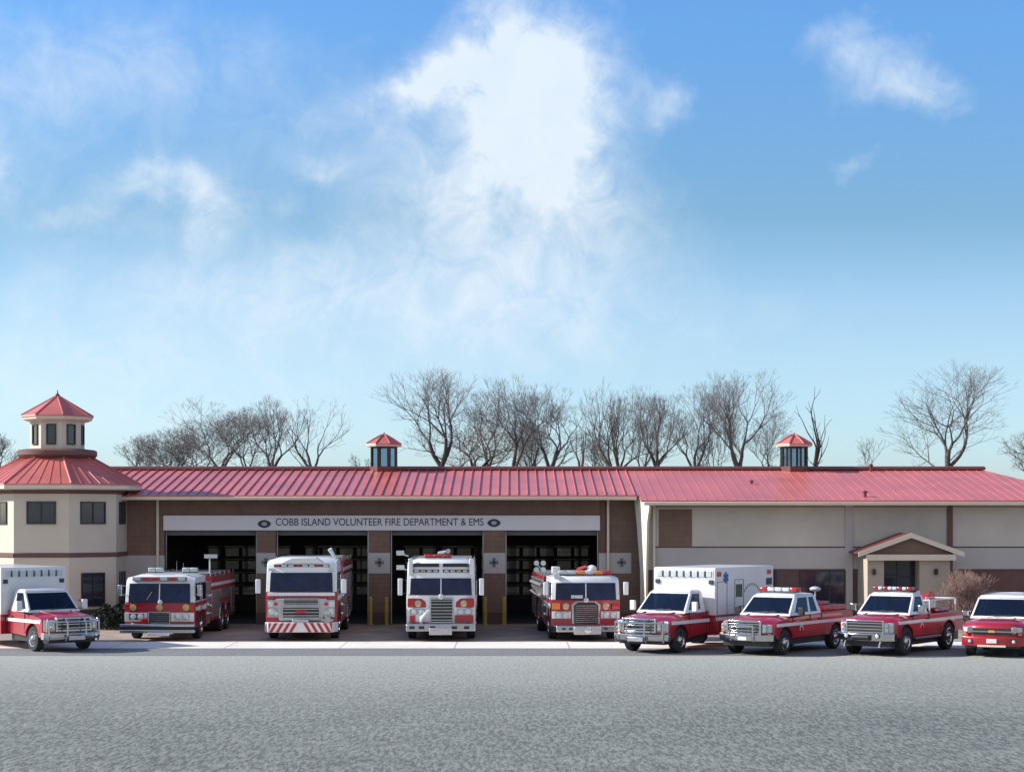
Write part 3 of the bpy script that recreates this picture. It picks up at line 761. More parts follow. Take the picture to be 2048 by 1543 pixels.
for sx_ in (-1, 1):
    bz = fbox(t, 'headlight_bezel', min(sx_ * .55, sx_ * 1.12), max(sx_ * .55, sx_ * 1.12), .76, 1.0, 'chrome', -.01, .03)
    for x in (.70, .97): lamp(t, sx_ * x, .88, .095, -.04)
grille(t, -.38, .38, .64, 1.02, 5, -.01, 'black', 'grey')
b = MB(); b.lathe((-.52, -.02, .72), (0, -1, 0), [(0, .13), (.16, .13), (.2, .10), (.26, .10)], 14); b.build('intake_cap', 'redlens', t)
for z0, z1 in ((.53, .63), (.30, .42)): 
    b = MB(); b.box(-1.38, 1.38, -.42, -.16, z0, z1); b.build('bumper', 'chrome', t, .03)
b = MB(); b.box(-1.3, 1.3, -.36, .1, .42, .53); b.build('bumper_core', 'black', t)
fbox(t, 'bumper_plate', -.35, .45, .20, .31, 'white', -.42, .03)
for sx_ in (-1, 1): mirror(t, sx_ * 1.47, .05, 1.85, .16, .42, sx_)
wiper(t, [(-.5, -.03, 1.43), (-.2, .02, 1.9)]); wiper(t, [(.5, -.03, 1.43), (.8, .02, 1.9)])
b = MB(); b.lathe((.05, -.03, 1.42), (0, -1, 0), [(0, .07), (.09, .09), (.12, .05)], 12); b.build('spot_lamp', 'lens', t)
b = MB(); b.tube((1.15, 4.0, 2.2), (1.15, 4.0, 3.0), .03); b.box(.95, 1.45, 3.9, 4.05, 2.95, 3.1); b.build('scene_light', 'lens', t)
for (x, h) in ((.35, .5), (.6, .42)):
    b = MB(); b.tube((x, 1.5, 2.4), (x, 1.5, 2.4 + h), .012, .006, 5); b.build('antenna', 'grey', t)

# big white-topped engine with chevron bumper (second bay)
t, q = engine('tall white and red fire engine with one-piece windshield and chevron striped bumper', -7.78, 69.4, R(1.5), 1.32, 3.02, 1.78, 2.50, L=9.4, hrise=.03, lower='red', slant=.12)
screen(t, q, .05, .95, .03, .96, False)
fbox(t, 'visor_recess', -1.02, 1.02, 2.70, 2.80, 'black', .17, .02)
for i in range(8): fbox(t, 'visor_lamp', -1.0 + i * .256, -.80 + i * .256, 2.715, 2.785, 'lens' if i % 3 else 'redlens', .15, .02)
b = MB(); b.rings([[Vector((-.8, .1, 2.84)), Vector((.8, .1, 2.84)), Vector((.55, .1, 3.06)), Vector((-.35, .1, 3.06))], [Vector((-.8, .6, 2.86)), Vector((.8, .6, 2.86)), Vector((.55, .6, 3.06)), Vector((-.35, .6, 3.06))]]); b.build('roof_fairing', 'white', t, .04)
b = MB(); b.box(-1.24, 1.24, -.03, .08, 1.64, 1.77); b.build('white_sill', 'white', t, .02)
for sx_ in (-1, 1): fbox(t, 'red_corner', min(sx_ * .98, sx_ * 1.26), max(sx_ * .98, sx_ * 1.26), 1.52, 1.62, 'redlens', .02, .05)
b = MB(); b.prism([(-.95, 1.55), (.95, 1.55), (.80, .72), (-.80, .72)], 'y', -.08, .05); b.build('chrome_face', 'alu', t, .03)
b = MB(); b.box(-1.27, 1.27, -.02, .06, .69, .85); b.build('red_apron', 'red2', t, .01)
g = grille(t, -.62, .62, 1.34, 1.52, 2, -.08); g = grille(t, -.66, .66, .86, 1.22, 3, -.09, 'black', 'chrome', .06)
fbox(t, 'badge', -.2, .2, 1.0, 1.12, 'redlens', -.15, .02)
for sx_ in (-1, 1):
    bz = fbox(t, 'headlight_bezel', min(sx_ * .84, sx_ * 1.24), max(sx_ * .84, sx_ * 1.24), .86, 1.50, 'chrome', .0, .06)
    for (x, z, r_, m_) in ((1.12, 1.36, .10, 'lens'), (.93, 1.34, .085, 'redlens'), (1.10, 1.08, .10, 'lens'), (.92, 1.02, .07, 'lens')): lamp(t, sx_ * x, z, r_, -.06, 'headlight', m_)
    mirror(t, sx_ * 1.58, -.10, 2.0, .18, .52, sx_, 'white', .25)
b = MB(); x0, x1 = -1.36, 1.36
b.prism([(x0, .1), (x0 + .18, -.42), (x1 - .18, -.42), (x1, .1)], 'z', .32, .68); bump = b.build('bumper', 'white', t, .02)
for i in range(-5, 6):                                     # slanted red bars, mirrored about the centre
    if i == 0: continue
    s_ = 1 if i > 0 else -1; xa = s_ * ((abs(i) - 1) * .24 + .10)
    pts = [(xa, .67), (xa + s_ * .12, .67), (xa + s_ * .32, .33), (xa + s_ * .20, .33)]
    pts = [(max(-1.17, min(1.17, x)), z) for x, z in pts]
    if abs(pts[0][0] - pts[2][0]) < .05: continue
    b = MB(); b.prism(pts, 'y', -.432, -.418); b.build('chevron', 'redlens', bump)
b = MB(); b.box(-.3, .3, -.4, .05, .68, .80); b.build('hose_tray', 'alu', t, .02)
b = MB(); b.box(.75, 1.2, -.3, .0, .72, .80); b.tube((1.0, -.3, .78), (1.0, -.44, .78), .1, .13, 14); b.build('siren', 'chrome', t)
wiper(t, [(-.75, -.04, 1.82), (-.1, .0, 1.9)]); wiper(t, [(.3, -.04, 1.82), (.95, .0, 1.9)])
b = MB(); b.tube((1.15, 1.5, 3.0), (.95, 1.4, 3.35), .045, .09, 10); b.build('scene_light', 'lens', t)
for sx_ in (-1, 1): fbox(t, 'corner_lamp', sx_ * 1.12 - .1, sx_ * 1.12 + .1, 2.56, 2.66, 'lens', .16, .03)

# white-faced engine with ladder-rack header (third bay)
t, q = engine('white-faced fire engine with slotted white header over a split windshield in the third bay', -2.62, 69.3, R(1), 1.27, 3.0, 1.68, 2.30, L=9.2, lower='white', slant=.08)
screen(t, q, .04, .96, .02, .96)
for sx_ in (-1, 1):
    fbox(t, 'header_slot', min(sx_ * .07, sx_ * 1.02), max(sx_ * .07, sx_ * 1.02), 2.71, 2.84, 'black', .12, .03)
    fbox(t, 'header_lamp_row', min(sx_ * .07, sx_ * 1.02), max(sx_ * .07, sx_ * 1.02), 2.51, 2.61, 'black', .11, .03)
    for i in range(4): fbox(t, 'header_lamp', sx_ * (.2 + i * .23) - .08, sx_ * (.2 + i * .23) + .08, 2.53, 2.59, 'gold' if i == 2 else 'lens', .08, .02)
    b = MB(); s_ = sx_
    b.prism([(s_ * 1.22, 1.22), (s_ * 1.22, 1.56), (s_ * .72, 1.55), (s_ * .56, 1.42), (s_ * .54, 1.22)], 'y', -.03, .06); b.build('red_panel', 'red2', t, .03)
    fbox(t, 'warning_lamp', s_ * 1.12 - .11, s_ * 1.12 + .11, 1.26, 1.50, 'redlens', .03, .07)
    lamp(t, s_ * .84, 1.37, .10, -.03, 'emblem_lamp', 'gold')
    bz = fbox(t, 'headlight_bezel', min(s_ * .60, s_ * 1.15), max(s_ * .60, s_ * 1.15), .98, 1.17, 'chrome', .0, .04)
    for x in (.73, 1.0): lamp(t, s_ * x, 1.075, .085, -.04)
    mirror(t, s_ * 1.50, -.05, 1.98, .17, .62, s_, 'white', .2)
    fbox(t, 'header_post', s_ * 1.12 - .08, s_ * 1.12 + .08, 2.42, 3.02, 'white', .17, .05, .02)
grille(t, -.36, .42, .70, 1.52, 7, -.02, 'black', 'chrome', .05)
fbox(t, 'red_sill', -1.2, -.45, .655, .69, 'red2', .0, .05); fbox(t, 'red_box', .52, 1.2, .66, .94, 'red', .0, .06); fbox(t, 'hose_port', -1.15, -.95, .70, .92, 'redlens', .0, .05)
b = MB(); b.path([(-.72, -.02, .62), (-.72, -.22, .80), (-.55, -.30, 1.02), (-.42, -.2, 1.1)], .06, 10); b.lathe((-.72, -.1, .86), (0, -1, 0), [(0, .09), (.1, .09)], 12); b.build('suction_elbow', 'white', t)
b = MB(); b.box(-1.28, 1.28, -.45, .02, .36, .64); bump = b.build('bumper', 'chrome', t, .03)
for x in (-1.05, -.7, -.3, .5, .95): fbox(t, 'bumper_hole', x - .10, x + .10, .45, .56, 'black', -.45, .006, 0, .01)
b = MB(); b.box(-.42, .42, -.62, -.40, .24, .50); b.build('bumper_extension', 'alu', t, .02)
b = MB(); b.lathe((0, -.03, 1.62), (0, -1, 0), [(0, .1), (.06, .11), (.1, .04)], 12); b.build('siren', 'lens', t)
b = MB(); b.tube((-.1, 1.4, 3.0), (-.1, 1.4, 3.2), .05); b.tube((-.1, 1.5, 3.2), (.25, .75, 3.28), .06, .05, 10); b.tube((.25, .75, 3.28), (.25, .6, 3.28), .09, .09, 10); b.build('deck_gun', 'alu', t)
lightbar(t, -.65, .4, .9, 3.02, .14, .3, ('redlens', 'redlens', 'redlens'))
for z, y in ((3.15, 2.7), (2.6, 2.7)):
    b = MB(); b.tube((-1.3, y, z - .1), (-1.55, y - .1, z), .03); b.box(-1.75, -1.45, y - .25, y - .1, z - .06, z + .12); b.build('scene_light', 'lens', t)
wiper(t, [(-.4, -.03, 1.72), (-.75, .02, 2.1)]); wiper(t, [(.75, -.03, 1.72), (.4, .02, 2.1)])

# red engine with tall shield grille (fourth bay)
t, q = engine('red fire engine with tall chrome-edged grille and amber roof lights in the fourth bay', 2.72, 69.2, R(4), 1.28, 2.42, 1.50, 2.14, L=8.8, slant=.08)
screen(t, q, .05, .95, .03, .95)
cl = lightbar(t, -1.0, 1.0, .45, 2.40, .17, .3, ('lens', 'lens', 'amber', 'lens', 'amber', 'redlens'))
b = MB(); b.ball((.30, .7, 2.62), .19, .19, .15, 14, 8); b.build('siren_dome', 'white', t)
b = MB(); b.path([(-.2, 1.0, 2.4), (-.2, .9, 2.62), (.08, .6, 2.72)], .05, 8); b.build('deck_gun', 'redlens', t)
fbox(t, 'air_horn_box', -1.22, -.92, 2.46, 2.72, 'white', .6, .2, .03)
b = MB(); b.tube((-1.06, .35, 2.40), (-1.06, .05, 2.36), .05, .12, 12); b.build('spot_lamp', 'lens', t)
pts = [(-.44, .62), (.44, .62), (.46, 1.30), (.30, 1.42), (-.30, 1.42), (-.46, 1.30)]
b = MB(); b.prism([(x * 1.16, .62 + (z - .62) * 1.06) for x, z in pts], 'y', -.05, .05); g = b.build('grille', 'chrome', t, .02)
b = MB(); b.prism([(x * .98, z) for x, z in pts], 'y', -.075, -.052); b.build('grille_core', 'black', g)
b = MB()
for i in range(9): z = .68 + i * .075; b.box(-.40, .40, -.10, -.076, z, z + .018)
b.build('bar', 'chrome', g)
for x0_ in (-1.25, .56): b = MB(); b.box(x0_, x0_ + .69, -.012, .06, .82, 1.08); b.build('white_panel', 'white', t, .01)
for s_ in (-1, 1):
    fbox(t, 'headlight_bezel', min(s_ * .62, s_ * 1.14), max(s_ * .62, s_ * 1.14), .84, 1.06, 'chrome', -.01, .03)
    for x in (.75, 1.01): lamp(t, s_ * x, .95, .09, -.04)
    fbox(t, 'warning_lamp', s_ * 1.10 - .14, s_ * 1.10 + .14, 1.16, 1.38, 'amber' if s_ < 0 else 'redlens', .03, .08)
    lamp(t, s_ * .74, 1.27, .10, -.0, 'emblem_lamp', 'gold')
    mirror(t, s_ * 1.48, -.02, 1.92, .18, .48, s_, 'white', .22)
b = MB(); b.prism([(-1.30, .05), (-1.12, -.40), (1.12, -.40), (1.30, .05)], 'z', .34, .58); b.build('bumper', 'chrome', t, .035)
for x in (-.85, -.6, .7): fbox(t, 'bumper_hole', x - .07, x + .07, .43, .5, 'black', -.40, .006, 0, .01)
b = MB(); b.prism([(-.5, .05), (-.5, -.62), (.5, -.62), (.5, .05)], 'z', .26, .56); b.build('bumper_extension', 'alu', t, .025)
b = MB(); b.lathe((0, -.62, .44), (0, -1, 0), [(0, .13), (.06, .13), (.09, .06)], 14); b.build('intake_cap', 'chrome', t)
fbox(t, 'dash_card', -.55, -.12, 1.56, 1.68, 'lens', -.02, .012, .004, .01)
wiper(t, [(-.4, -.03, 1.54), (-.75, .02, 1.95)]); wiper(t, [(.75, -.03, 1.54), (.4, .02, 1.95)])
b = MB(); b.lathe((0, -.02, 1.50), (0, -1, 0), [(0, .08), (.07, .09), (.1, .04)], 12); b.build('bell', 'chrome', t)
# pre-connected suction hose, folded ladder and lamps along its left flank
b = MB(); 
for z, r_ in ((1.95, .07), (1.55, .07)): b.tube((-1.42, 2.5, z), (-1.42, 7.5, z), r_, r_, 10)
b.build('suction_hose', 'grey', t)
b = MB(); 
for z in (1.75, 2.10): b.box(-1.40, -1.33, 2.6, 7.8, z, z + .06)
for i in range(14): b.box(-1.39, -1.34, 2.8 + i * .36, 2.84 + i * .36, 1.75, 2.15)
b.build('ladder', 'alu', t)
for z in (2.55, 2.80):
    b = MB(); 
    for x in (-1.62, -1.36): b.lathe((x, 2.6, z), (0, -1, 0), [(0, .06), (.1, .10), (.12, .10)], 12)
    b.tube((-1.62, 2.6, z), (-1.2, 2.7, 2.3), .02); b.build('scene_light', 'lens', t)

# ------------------------------------------------------------------ pickups, ambulances, suv
def truck_cab(t, Wd, red, hood=1.10, cowl=1.22, y_ws=1.45, roof=1.92, yr=3.3, r=.41, ya=1.0, y_end=3.55, bed=None, ax2=None, zb=.50, white_top=True, belt=1.28, L=None, front_round=.24, tail_slope=.3, spans=((.15, .6),)):
    """lower body with hood, plus tapered greenhouse; front face at y = 0"""
    L = L or y_end
    ar = r + .10
    bot = []
    if ax2: bot += arch(ax2, r, ar, zb)
    bot += arch(ya, r, ar, zb)
    ztail = bed or belt
    poly = [(.04, zb + .02), (.0, .66), (.0, hood - .12), (.05, hood - .03), (.22, hood + .03), (y_ws * .6, (hood + cowl) / 2 + .05), (y_ws, cowl + .02), (y_end, belt)]
    if bed: poly += [(y_end + .02, bed), (L, bed)]
    poly += [(L, zb + .1)] + bot
    if not (ar + ya > 0 and bot): pass
    def fn(tt, x, y, z):
        c = smooth01((abs(tt) - .55) / .45)
        if y < .6: y += front_round * c * (1 - y / .6)
        if z > hood - .14 and y < y_ws + .01: z -= .09 * smooth01((abs(tt) - .6) / .4) + .0
        if z > belt - .1 and y >= y_ws: z -= .03 * c
        x *= 1 - .035 * smooth01((z - .9) / .5) * (1 if abs(tt) > .8 else 0) - (.03 if z < .6 and abs(tt) > .95 else 0)
        return Vector((x, y, z))
    b = MB(); b.xloft(poly, Wd, fn, (-1, -.93, -.78, -.5, 0, .5, .78, .93, 1)); body = b.build('body', red, t, .012, 2, 42)
    # hood crease pair
    for sx_ in (-1, 1):
        g = MB(); g.rings([[Vector((sx_ * Wd * .45 - .02, .25, hood + .02)), Vector((sx_ * Wd * .45 + .02, .25, hood + .02)), Vector((sx_ * Wd * .45, .25, hood + .045))],
                           [Vector((sx_ * Wd * .55 - .03, y_ws - .1, cowl + .005)), Vector((sx_ * Wd * .55 + .03, y_ws - .1, cowl + .005)), Vector((sx_ * Wd * .55, y_ws - .1, cowl + .045))]]); g.build('hood_crease', red, body)
    g = MB(); g.box(-Wd + .15, Wd - .15, .1, L - .1, .30, zb + .1); g.build('chassis', 'black', t)
    # wheel wells
    g = MB()
    for yy_ in [ya] + ([ax2] if ax2 else []):
        g.box(-Wd + .12, Wd - .12, yy_ - ar - .02, yy_ + ar + .02, .42, r + ar + .01)
    g.build('wheel_well', 'black', t)
    # greenhouse
    wb, wt_ = Wd * .93, Wd * .76
    zb_, zt = belt - .06, roof
    y0, y0t = y_ws - .08, y_ws + .66
    y1, y1t = yr + tail_slope, yr
    b = MB(); cr = [Vector((sx_ * wt_ * k_, y_, zt + .035 * (1 - k_ * k_))) for sx_, y_, k_ in ()]
    rs = []
    for f_ in (.90, 1.0):
        zz = zb_ + (zt - zb_) * f_
        ww = wb + (wt_ - wb) * f_; a_ = y0 + (y0t - y0) * f_; c_ = y1 + (y1t - y1) * f_
        if f_ == 1.0: ww -= .05; a_ += .06; c_ -= .04
        rs.append([Vector((-ww, a_, zz)), Vector((0, a_ - .05, zz + (.02 if f_ == 1 else 0))), Vector((ww, a_, zz)), Vector((ww, c_, zz)), Vector((0, c_ + .02, zz + (.02 if f_ == 1 else 0))), Vector((-ww, c_, zz))])
    b.rings(rs); gh = b.build('cab_roof', 'white' if white_top else red, t, .03, 3, 30)
    f_ = .88; ww = wb + (wt_ - wb) * f_; a_ = y0 + (y0t - y0) * f_; c_ = y1 + (y1t - y1) * f_; zq = zb_ + (zt - zb_) * .88
    ws = [[(-wb, y0, zb_), (0, y0 - .05, zb_), (0, a_ - .05, zq), (-ww, a_, zq)], [(0, y0 - .05, zb_), (wb, y0, zb_), (ww, a_, zq), (0, a_ - .05, zq)]]
    rq = [(-wb, y1, zb_), (wb, y1, zb_), (ww, c_, zq), (-ww, c_, zq)]
    sides = {}
    for sd in (-1, 1): sides[sd] = [(sd * wb, y0, zb_), (sd * wb, y1, zb_), (sd * ww, c_, zq), (sd * ww, a_, zq)]
    fr = MB(); O = (0, -1, .3)
    fr.panel(sub(ws[0], 0, .07, 0, 1.02), -.05, .05, O); fr.panel(sub(ws[1], .93, 1, 0, 1.02), -.05, .05, O)
    fr.panel(sub(ws[0], .071, 1, 0, .12), -.05, .048, O); fr.panel(sub(ws[1], 0, .929, 0, .12), -.05, .048, O)
    fr.panel(sub(ws[0], .071, 1, .96, 1.02), -.05, .048, O); fr.panel(sub(ws[1], 0, .929, .96, 1.02), -.05, .048, O)
    for sd in (-1, 1):
        O = (sd, 0, .2); e = [0] + [q_ for sp in spans for q_ in sp] + [1]
        fr.panel(sub(sides[sd], 0, 1, 0, .15), -.05, .052, O); fr.panel(sub(sides[sd], 0, 1, .95, 1.02), -.05, .052, O)
        for i in range(0, len(e), 2):
            q_ = sub(sides[sd], e[i], e[i + 1], .151, .949)
            fr.panel(q_, -.05, .051, O)
    for a4 in ((0, 1, 0, .2), (0, 1, .92, 1.02), (0, .1, .201, .919), (.9, 1, .201, .919)): fr.panel(sub(rq, *a4), -.05, .05, (0, 1, .2))
    fr.build('cab_frame', 'white' if white_top else red, t, .008)
    g = MB(); g.panel(sub(ws[0], .07, 1, .12, .96), -.03, .012, (0, -1, .3)); g.panel(sub(ws[1], 0, .93, .12, .96), -.03, .012, (0, -1, .3)); g.build('windshield', 'cabglass', t)
    g = MB(); g.panel(sub(rq, .1, .9, .2, .92), -.03, .01, (0, 1, .2)); g.build('rear_window', 'cabglass', t)
    g = MB(); g.box(-wb + .06, wb - .06, y0 + .06, y0 + .42, zb_ + .02, zb_ + .10); g.build('dashboard', 'black', t, .03)
    g = MB(); g.lathe((wb * .42, y0 + .50, zb_ + .12), (0, -.85, .5), [(0, .19), (.02, .20), (.03, .19), (.02, .17), (0, .19)], 18, 0, False); g.build('steering_wheel', 'black', t)
    ys_ = y0 + 1.05
    while ys_ < y1 - .35:
        for sx_ in (-1, 1):
            g = MB(); xs_ = sx_ * wb * .45
            g.rings([[Vector((xs_ + px * .24, ys_ + py, zb_ - .05)) for px, py in ((-1, 0), (1, 0), (1, .14), (-1, .14))], [Vector((xs_ + px * .20, ys_ + .08 + py, zb_ + .34)) for px, py in ((-1, 0), (1, 0), (1, .12), (-1, .12))]])
            g.box(xs_ - .12, xs_ + .12, ys_ + .10, ys_ + .18, zb_ + .36, zb_ + .50); g.build('seat', 'seat', t, .02)
        ys_ += 1.0
    g = MB(); g.lathe((0, y0t + .02, zt - .16), (0, -1, 0), [(0, .02), (.03, .06), (.04, .02)], 10); g.build('inside_mirror', 'black', t)
    for sx_ in (-1, 1): wiper(t, [(sx_ * .15 - .3, y0 - .03, zb_ + .08), (sx_ * .15 + .25, y0 + .02, zb_ + .13)])
    return body, sides

def side_windows(t, sides, spans, v0=.16, v1=.95):
    for sd in (-1, 1):
        for (a, c) in spans: g = MB(); g.panel(sub(sides[sd], a, c, .15, .95), -.03, .01, (sd, 0, .2)); g.build('side_window', 'cabglass', t)

def stripe(t, Wd, y0, y1, z0, z1, m='white', d=.008):
    for sd in (-1, 1):
        g = MB(); x = sd * Wd; g.box(min(x - sd * .015, x + sd * d), max(x - sd * .015, x + sd * d), y0, y1, z0, z1); g.build('stripe', m, t)

def face(t, Wd, hood, style):
    """grille, lights and bumper on the front of a light truck"""
    if style == 'billet':
        g = grille(t, -.58, .58, .76, hood - .06, 3, -.02, 'black', 'chrome', .07, 2)
    elif style == 'mesh':
        g = grille(t, -.62, .62, .72, hood - .08, 4, -.01, 'black', 'grey', .05, 0)
    for sx_ in (-1, 1):
        x0_, x1_ = (.66, .92) if style != 'suv' else (.62, .93)
        zt = hood - .10; zb_ = .74 if style != 'suv' else .80
        b = MB(); b.rings([[Vector((sx_ * x0_, -.03, zb_)), Vector((sx_ * x1_, .10, zb_ + .02)), Vector((sx_ * x1_, .10, zt - .02)), Vector((sx_ * x0_, -.03, zt))],
                           [Vector((sx_ * x0_, .2, zb_)), Vector((sx_ * x1_, .25, zb_ + .02)), Vector((sx_ * x1_, .25, zt - .02)), Vector((sx_ * x0_, .2, zt))]]); h = b.build('headlight', 'lens', t, .015)
        g = MB()
        for zz in (zb_ + (zt - zb_) * .3, zb_ + (zt - zb_) * .72): g.lathe((sx_ * (x0_ + .10), .0, zz), (0, -1, 0), [(0, .075), (.035, .07), (.036, .05)], 14)
        g.build('bulb_bowl', 'chrome', h)
        fbox(t, 'turn_signal', min(sx_ * .82, sx_ * .93), max(sx_ * .82, sx_ * .93), zb_ - .08, zb_ - .01, 'amber', .09, .03)

def bumper(t, Wd, z0, z1, m='chrome', proud=.16, plate=True):
    rs = []
    for tt in (-1, -.93, -.7, 0, .7, .93, 1):
        y = -proud + .26 * smooth01((abs(tt) - .55) / .45)
        rs.append([Vector((tt * Wd, y + .02, z0)), Vector((tt * Wd, y, z0 + .04)), Vector((tt * Wd, y, z1 - .03)), Vector((tt * Wd, y + .04, z1)), Vector((tt * Wd, y + .22, z1)), Vector((tt * Wd, y + .22, z0))])
    b = MB(); b.rings(rs); o = b.build('bumper', m, t, .012)
    return o

def doors_seams(t, Wd, ys, z0=.62, z1=1.26, hz=1.08):
    for sd in (-1, 1):
        x = sd * Wd
        for y in ys: g = MB(); g.box(x * .985, x * .985 + sd * .022, y, y + .014, z0, z1); g.build('door_seam', 'black', t)
        for y in ys[1:]:
            g = MB(); g.box(min(x, x + sd * .03), max(x, x + sd * .03), y - .24, y - .06, hz, hz + .045); g.build('door_handle', 'black', t, .006)

def roundel(t, Wd, y, z, r=.13):
    for sd in (-1, 1):
        x = sd * Wd
        g = MB(); g.lathe((x - sd * .02, y, z), (sd, 0, 0), [(0, r), (.026, r)], 18); e_ = g.build('door_emblem', 'white', t)
        g = MB(); g.lathe((x + sd * .006, y, z), (sd, 0, 0), [(0, r * .7), (.004, r * .7)], 8); g.build('emblem_core', 'redlens', e_)

G4 = 'emergency vehicles parked nose out on the asphalt'
def place(name, label, cat, u, d, deg): return thing(name, label, cat, (xu(u, d), d, 0), R(deg), G4)

def star_of_life(t, x, y, z, r, sd, parent):
    b = MB()
    for i in range(3):
        a = R(60 * i); dy, dz = math.sin(a), math.cos(a); py, pz = dz, -dy; w_ = r * .28
        b.prism([(y + dy * r + py * w_, z + dz * r + pz * w_), (y + dy * r - py * w_, z + dz * r - pz * w_), (y - dy * r - py * w_, z - dz * r - pz * w_), (y - dy * r + py * w_, z - dz * r + pz * w_)], 'x', x + sd * .002 * i, x + sd * (.006 + .002 * i))
    return b.build('emblem', 'star', parent)

def ambulance(t, mirror_side=1, guard=True, bigtext=False, cabwhite=True):
    Wd = 1.02
    body, sides = truck_cab(t, Wd, 'red2', hood=1.16, cowl=1.30, y_ws=1.42, roof=2.06, yr=2.75, r=.42, ya=.98, y_end=2.95, zb=.48, belt=1.36, tail_slope=.02, spans=((.16, .78),))
    side_windows(t, sides, [(.16, .78)])
    stripe(t, Wd, .35, 2.93, .955, 1.07)
    doors_seams(t, Wd, (1.55, 2.72), .6, 1.34, 1.1)
    face(t, Wd, 1.16, 'billet')
    b = MB(); b.rings([[Vector((tt * Wd * .96, -.005 + .2 * smooth01((abs(tt) - .5) / .5), .70)) for tt in (-1, -.8, -.5, 0, .5, .8, 1)] + [Vector((tt * Wd * .96, -.005 + .2 * smooth01((abs(tt) - .5) / .5) , 1.08)) for tt in (1, .8, .5, 0, -.5, -.8, -1)],
                       [Vector((tt * Wd * .96, -.02 + .2 * smooth01((abs(tt) - .5) / .5), .70)) for tt in (-1, -.8, -.5, 0, .5, .8, 1)] + [Vector((tt * Wd * .96, -.02 + .2 * smooth01((abs(tt) - .5) / .5) , 1.08)) for tt in (1, .8, .5, 0, -.5, -.8, -1)]]); b.build('front_panel', 'white', t)
    bumper(t, Wd, .42, .66)
    for sx_ in (-1, 1):
        mirror(t, sx_ * 1.22, 1.55, 1.52, .20, .34, sx_, 'white', .2)
        wheel(t, sx_ * (Wd - .02), .98, .42, .26, sx_)
    if guard:                                            # push bar
        b = MB()
        for sx_ in (-1, 1):
            for x in (.34, .92): b.path([(sx_ * x, -.18 + (.16 if x > .5 else 0), .38), (sx_ * x, -.30 + (.2 if x > .5 else 0), .55), (sx_ * x, -.28 + (.2 if x > .5 else 0), 1.02), (sx_ * x, -.16 + (.2 if x > .5 else 0), 1.12)], .032, 8)
        for z in (.62, .82, 1.02): b.tube((-.34, -.29, z), (.34, -.29, z), .028); 
        for sx_ in (-1, 1):
            for z in (.62, 1.02): b.tube((sx_ * .34, -.29, z), (sx_ * .92, -.09, z), .028)
        b.build('push_bar', 'chrome', t)
        b = MB(); b.box(-.30, .30, -.33, -.20, .40, .56); b.build('winch', 'alu', t, .02)
    # patient module
    W2 = 1.22; m0, m1 = 2.97, 7.3; zt = 2.80; r2 = .42; ax = 5.6
    poly = [(m0, 1.17), (m0, zt - .04), (m0 + .05, zt), (m1 - .05, zt), (m1, zt - .04), (m1, 1.17)]
    b = MB(); b.prism(poly, 'x', -W2, W2); mod = b.build('module', 'white', t, .02)
    poly = [(m0, .50), (m0, 1.168), (m1, 1.168), (m1, .50)] + arch(ax, r2, .54, .50)
    b = MB(); b.prism(poly, 'x', -W2, W2); b.build('module_skirt', 'red', t, .01)
    stripe(t, W2, m0 + .05, m1 - .05, .98, 1.10)
    for sd in (-1, 1):
        wheel(t, sd * (W2 - .03), ax, r2, .46, sd, dual=True)
        x = sd * W2
        for (y0, y1, z0, z1) in ((m0 + .12, m0 + .82, .56, 2.3), (4.35, 5.0, .56, 2.35), (6.3, 7.1, .56, 1.9)):
            g = MB()
            for a_ in ((y0, y0 + .02, z0, z1), (y1, y1 + .02, z0, z1), (y0, y1, z1, z1 + .02), (y0, y1, z0, z0 + .02)): g.box(min(x, x + sd * .012), max(x, x + sd * .012), *a_)
            g.build('door_seam', 'grey', t)
        g = MB(); g.box(min(x, x + sd * .012), max(x, x + sd * .012), 4.45, 4.92, 1.75, 2.2); g.build('module_window', 'wglass', t, .01)
        star_of_life(t, x, 3.72, 2.45, .20, sd, t)
        for y in (m0 + .25, 6.95):
            g = MB(); g.box(min(x, x + sd * .04), max(x, x + sd * .04), y - .13, y + .13, 2.5, 2.66); g.build('warning_lamp', 'redlens', t, .015)
        g = MB(); g.box(min(x, x + sd * .03), max(x, x + sd * .03), 6.75, 7.15, 2.12, 2.36); g.build('side_lamp', 'black', t, .01)
        g = MB()                                        # arc of green lettering blocks
        for i in range(9):
            a = R(-60 + 15 * i); y = 5.65 + .62 * math.sin(a); z = 1.75 + .42 * math.cos(a)
            g.box(min(x, x + sd * .006), max(x, x + sd * .006), y - .035, y + .035, z - .05, z + .05)
        g.build('lettering', 'green', t)
    for i in range(8):
        x = -.98 + i * .28
        fbox(t, 'front_lamp', x - .10, x + .10, 2.48, 2.68, 'lens', m0, .04)
        if i < 7:
            b = MB(); b.prism([(x + .115, 2.47), (x + .165, 2.47), (x + .15, 2.69), (x + .13, 2.69)], 'y', m0 - .045, m0); b.build('lamp_divider', 'navy', t)
    b = MB(); b.box(-1.14, 1.14, m0 - .015, m0 - .001, 2.43, 2.72); b.build('lamp_board', 'white', t)
    for sx_ in (-1, 1): fbox(t, 'corner_lamp', sx_ * 1.06 - .08, sx_ * 1.06 + .08, 2.24, 2.38, 'navy', m0, .05)
    b = MB(); b.box(-.9, .9, 7.3, 7.55, .45, .52); b.build('rear_step', 'alu', t)
    return t

t = place('ambulance', 'ambulance at the left edge in front of the tower, with white box and red hood', 'ambulance', 146, 63.6, 40)
ambulance(t)
t = place('ambulance', 'ambulance beside the fourth bay with chrome push bar and tall white box', 'ambulance', 1280, 62.8, -35)
ambulance(t)

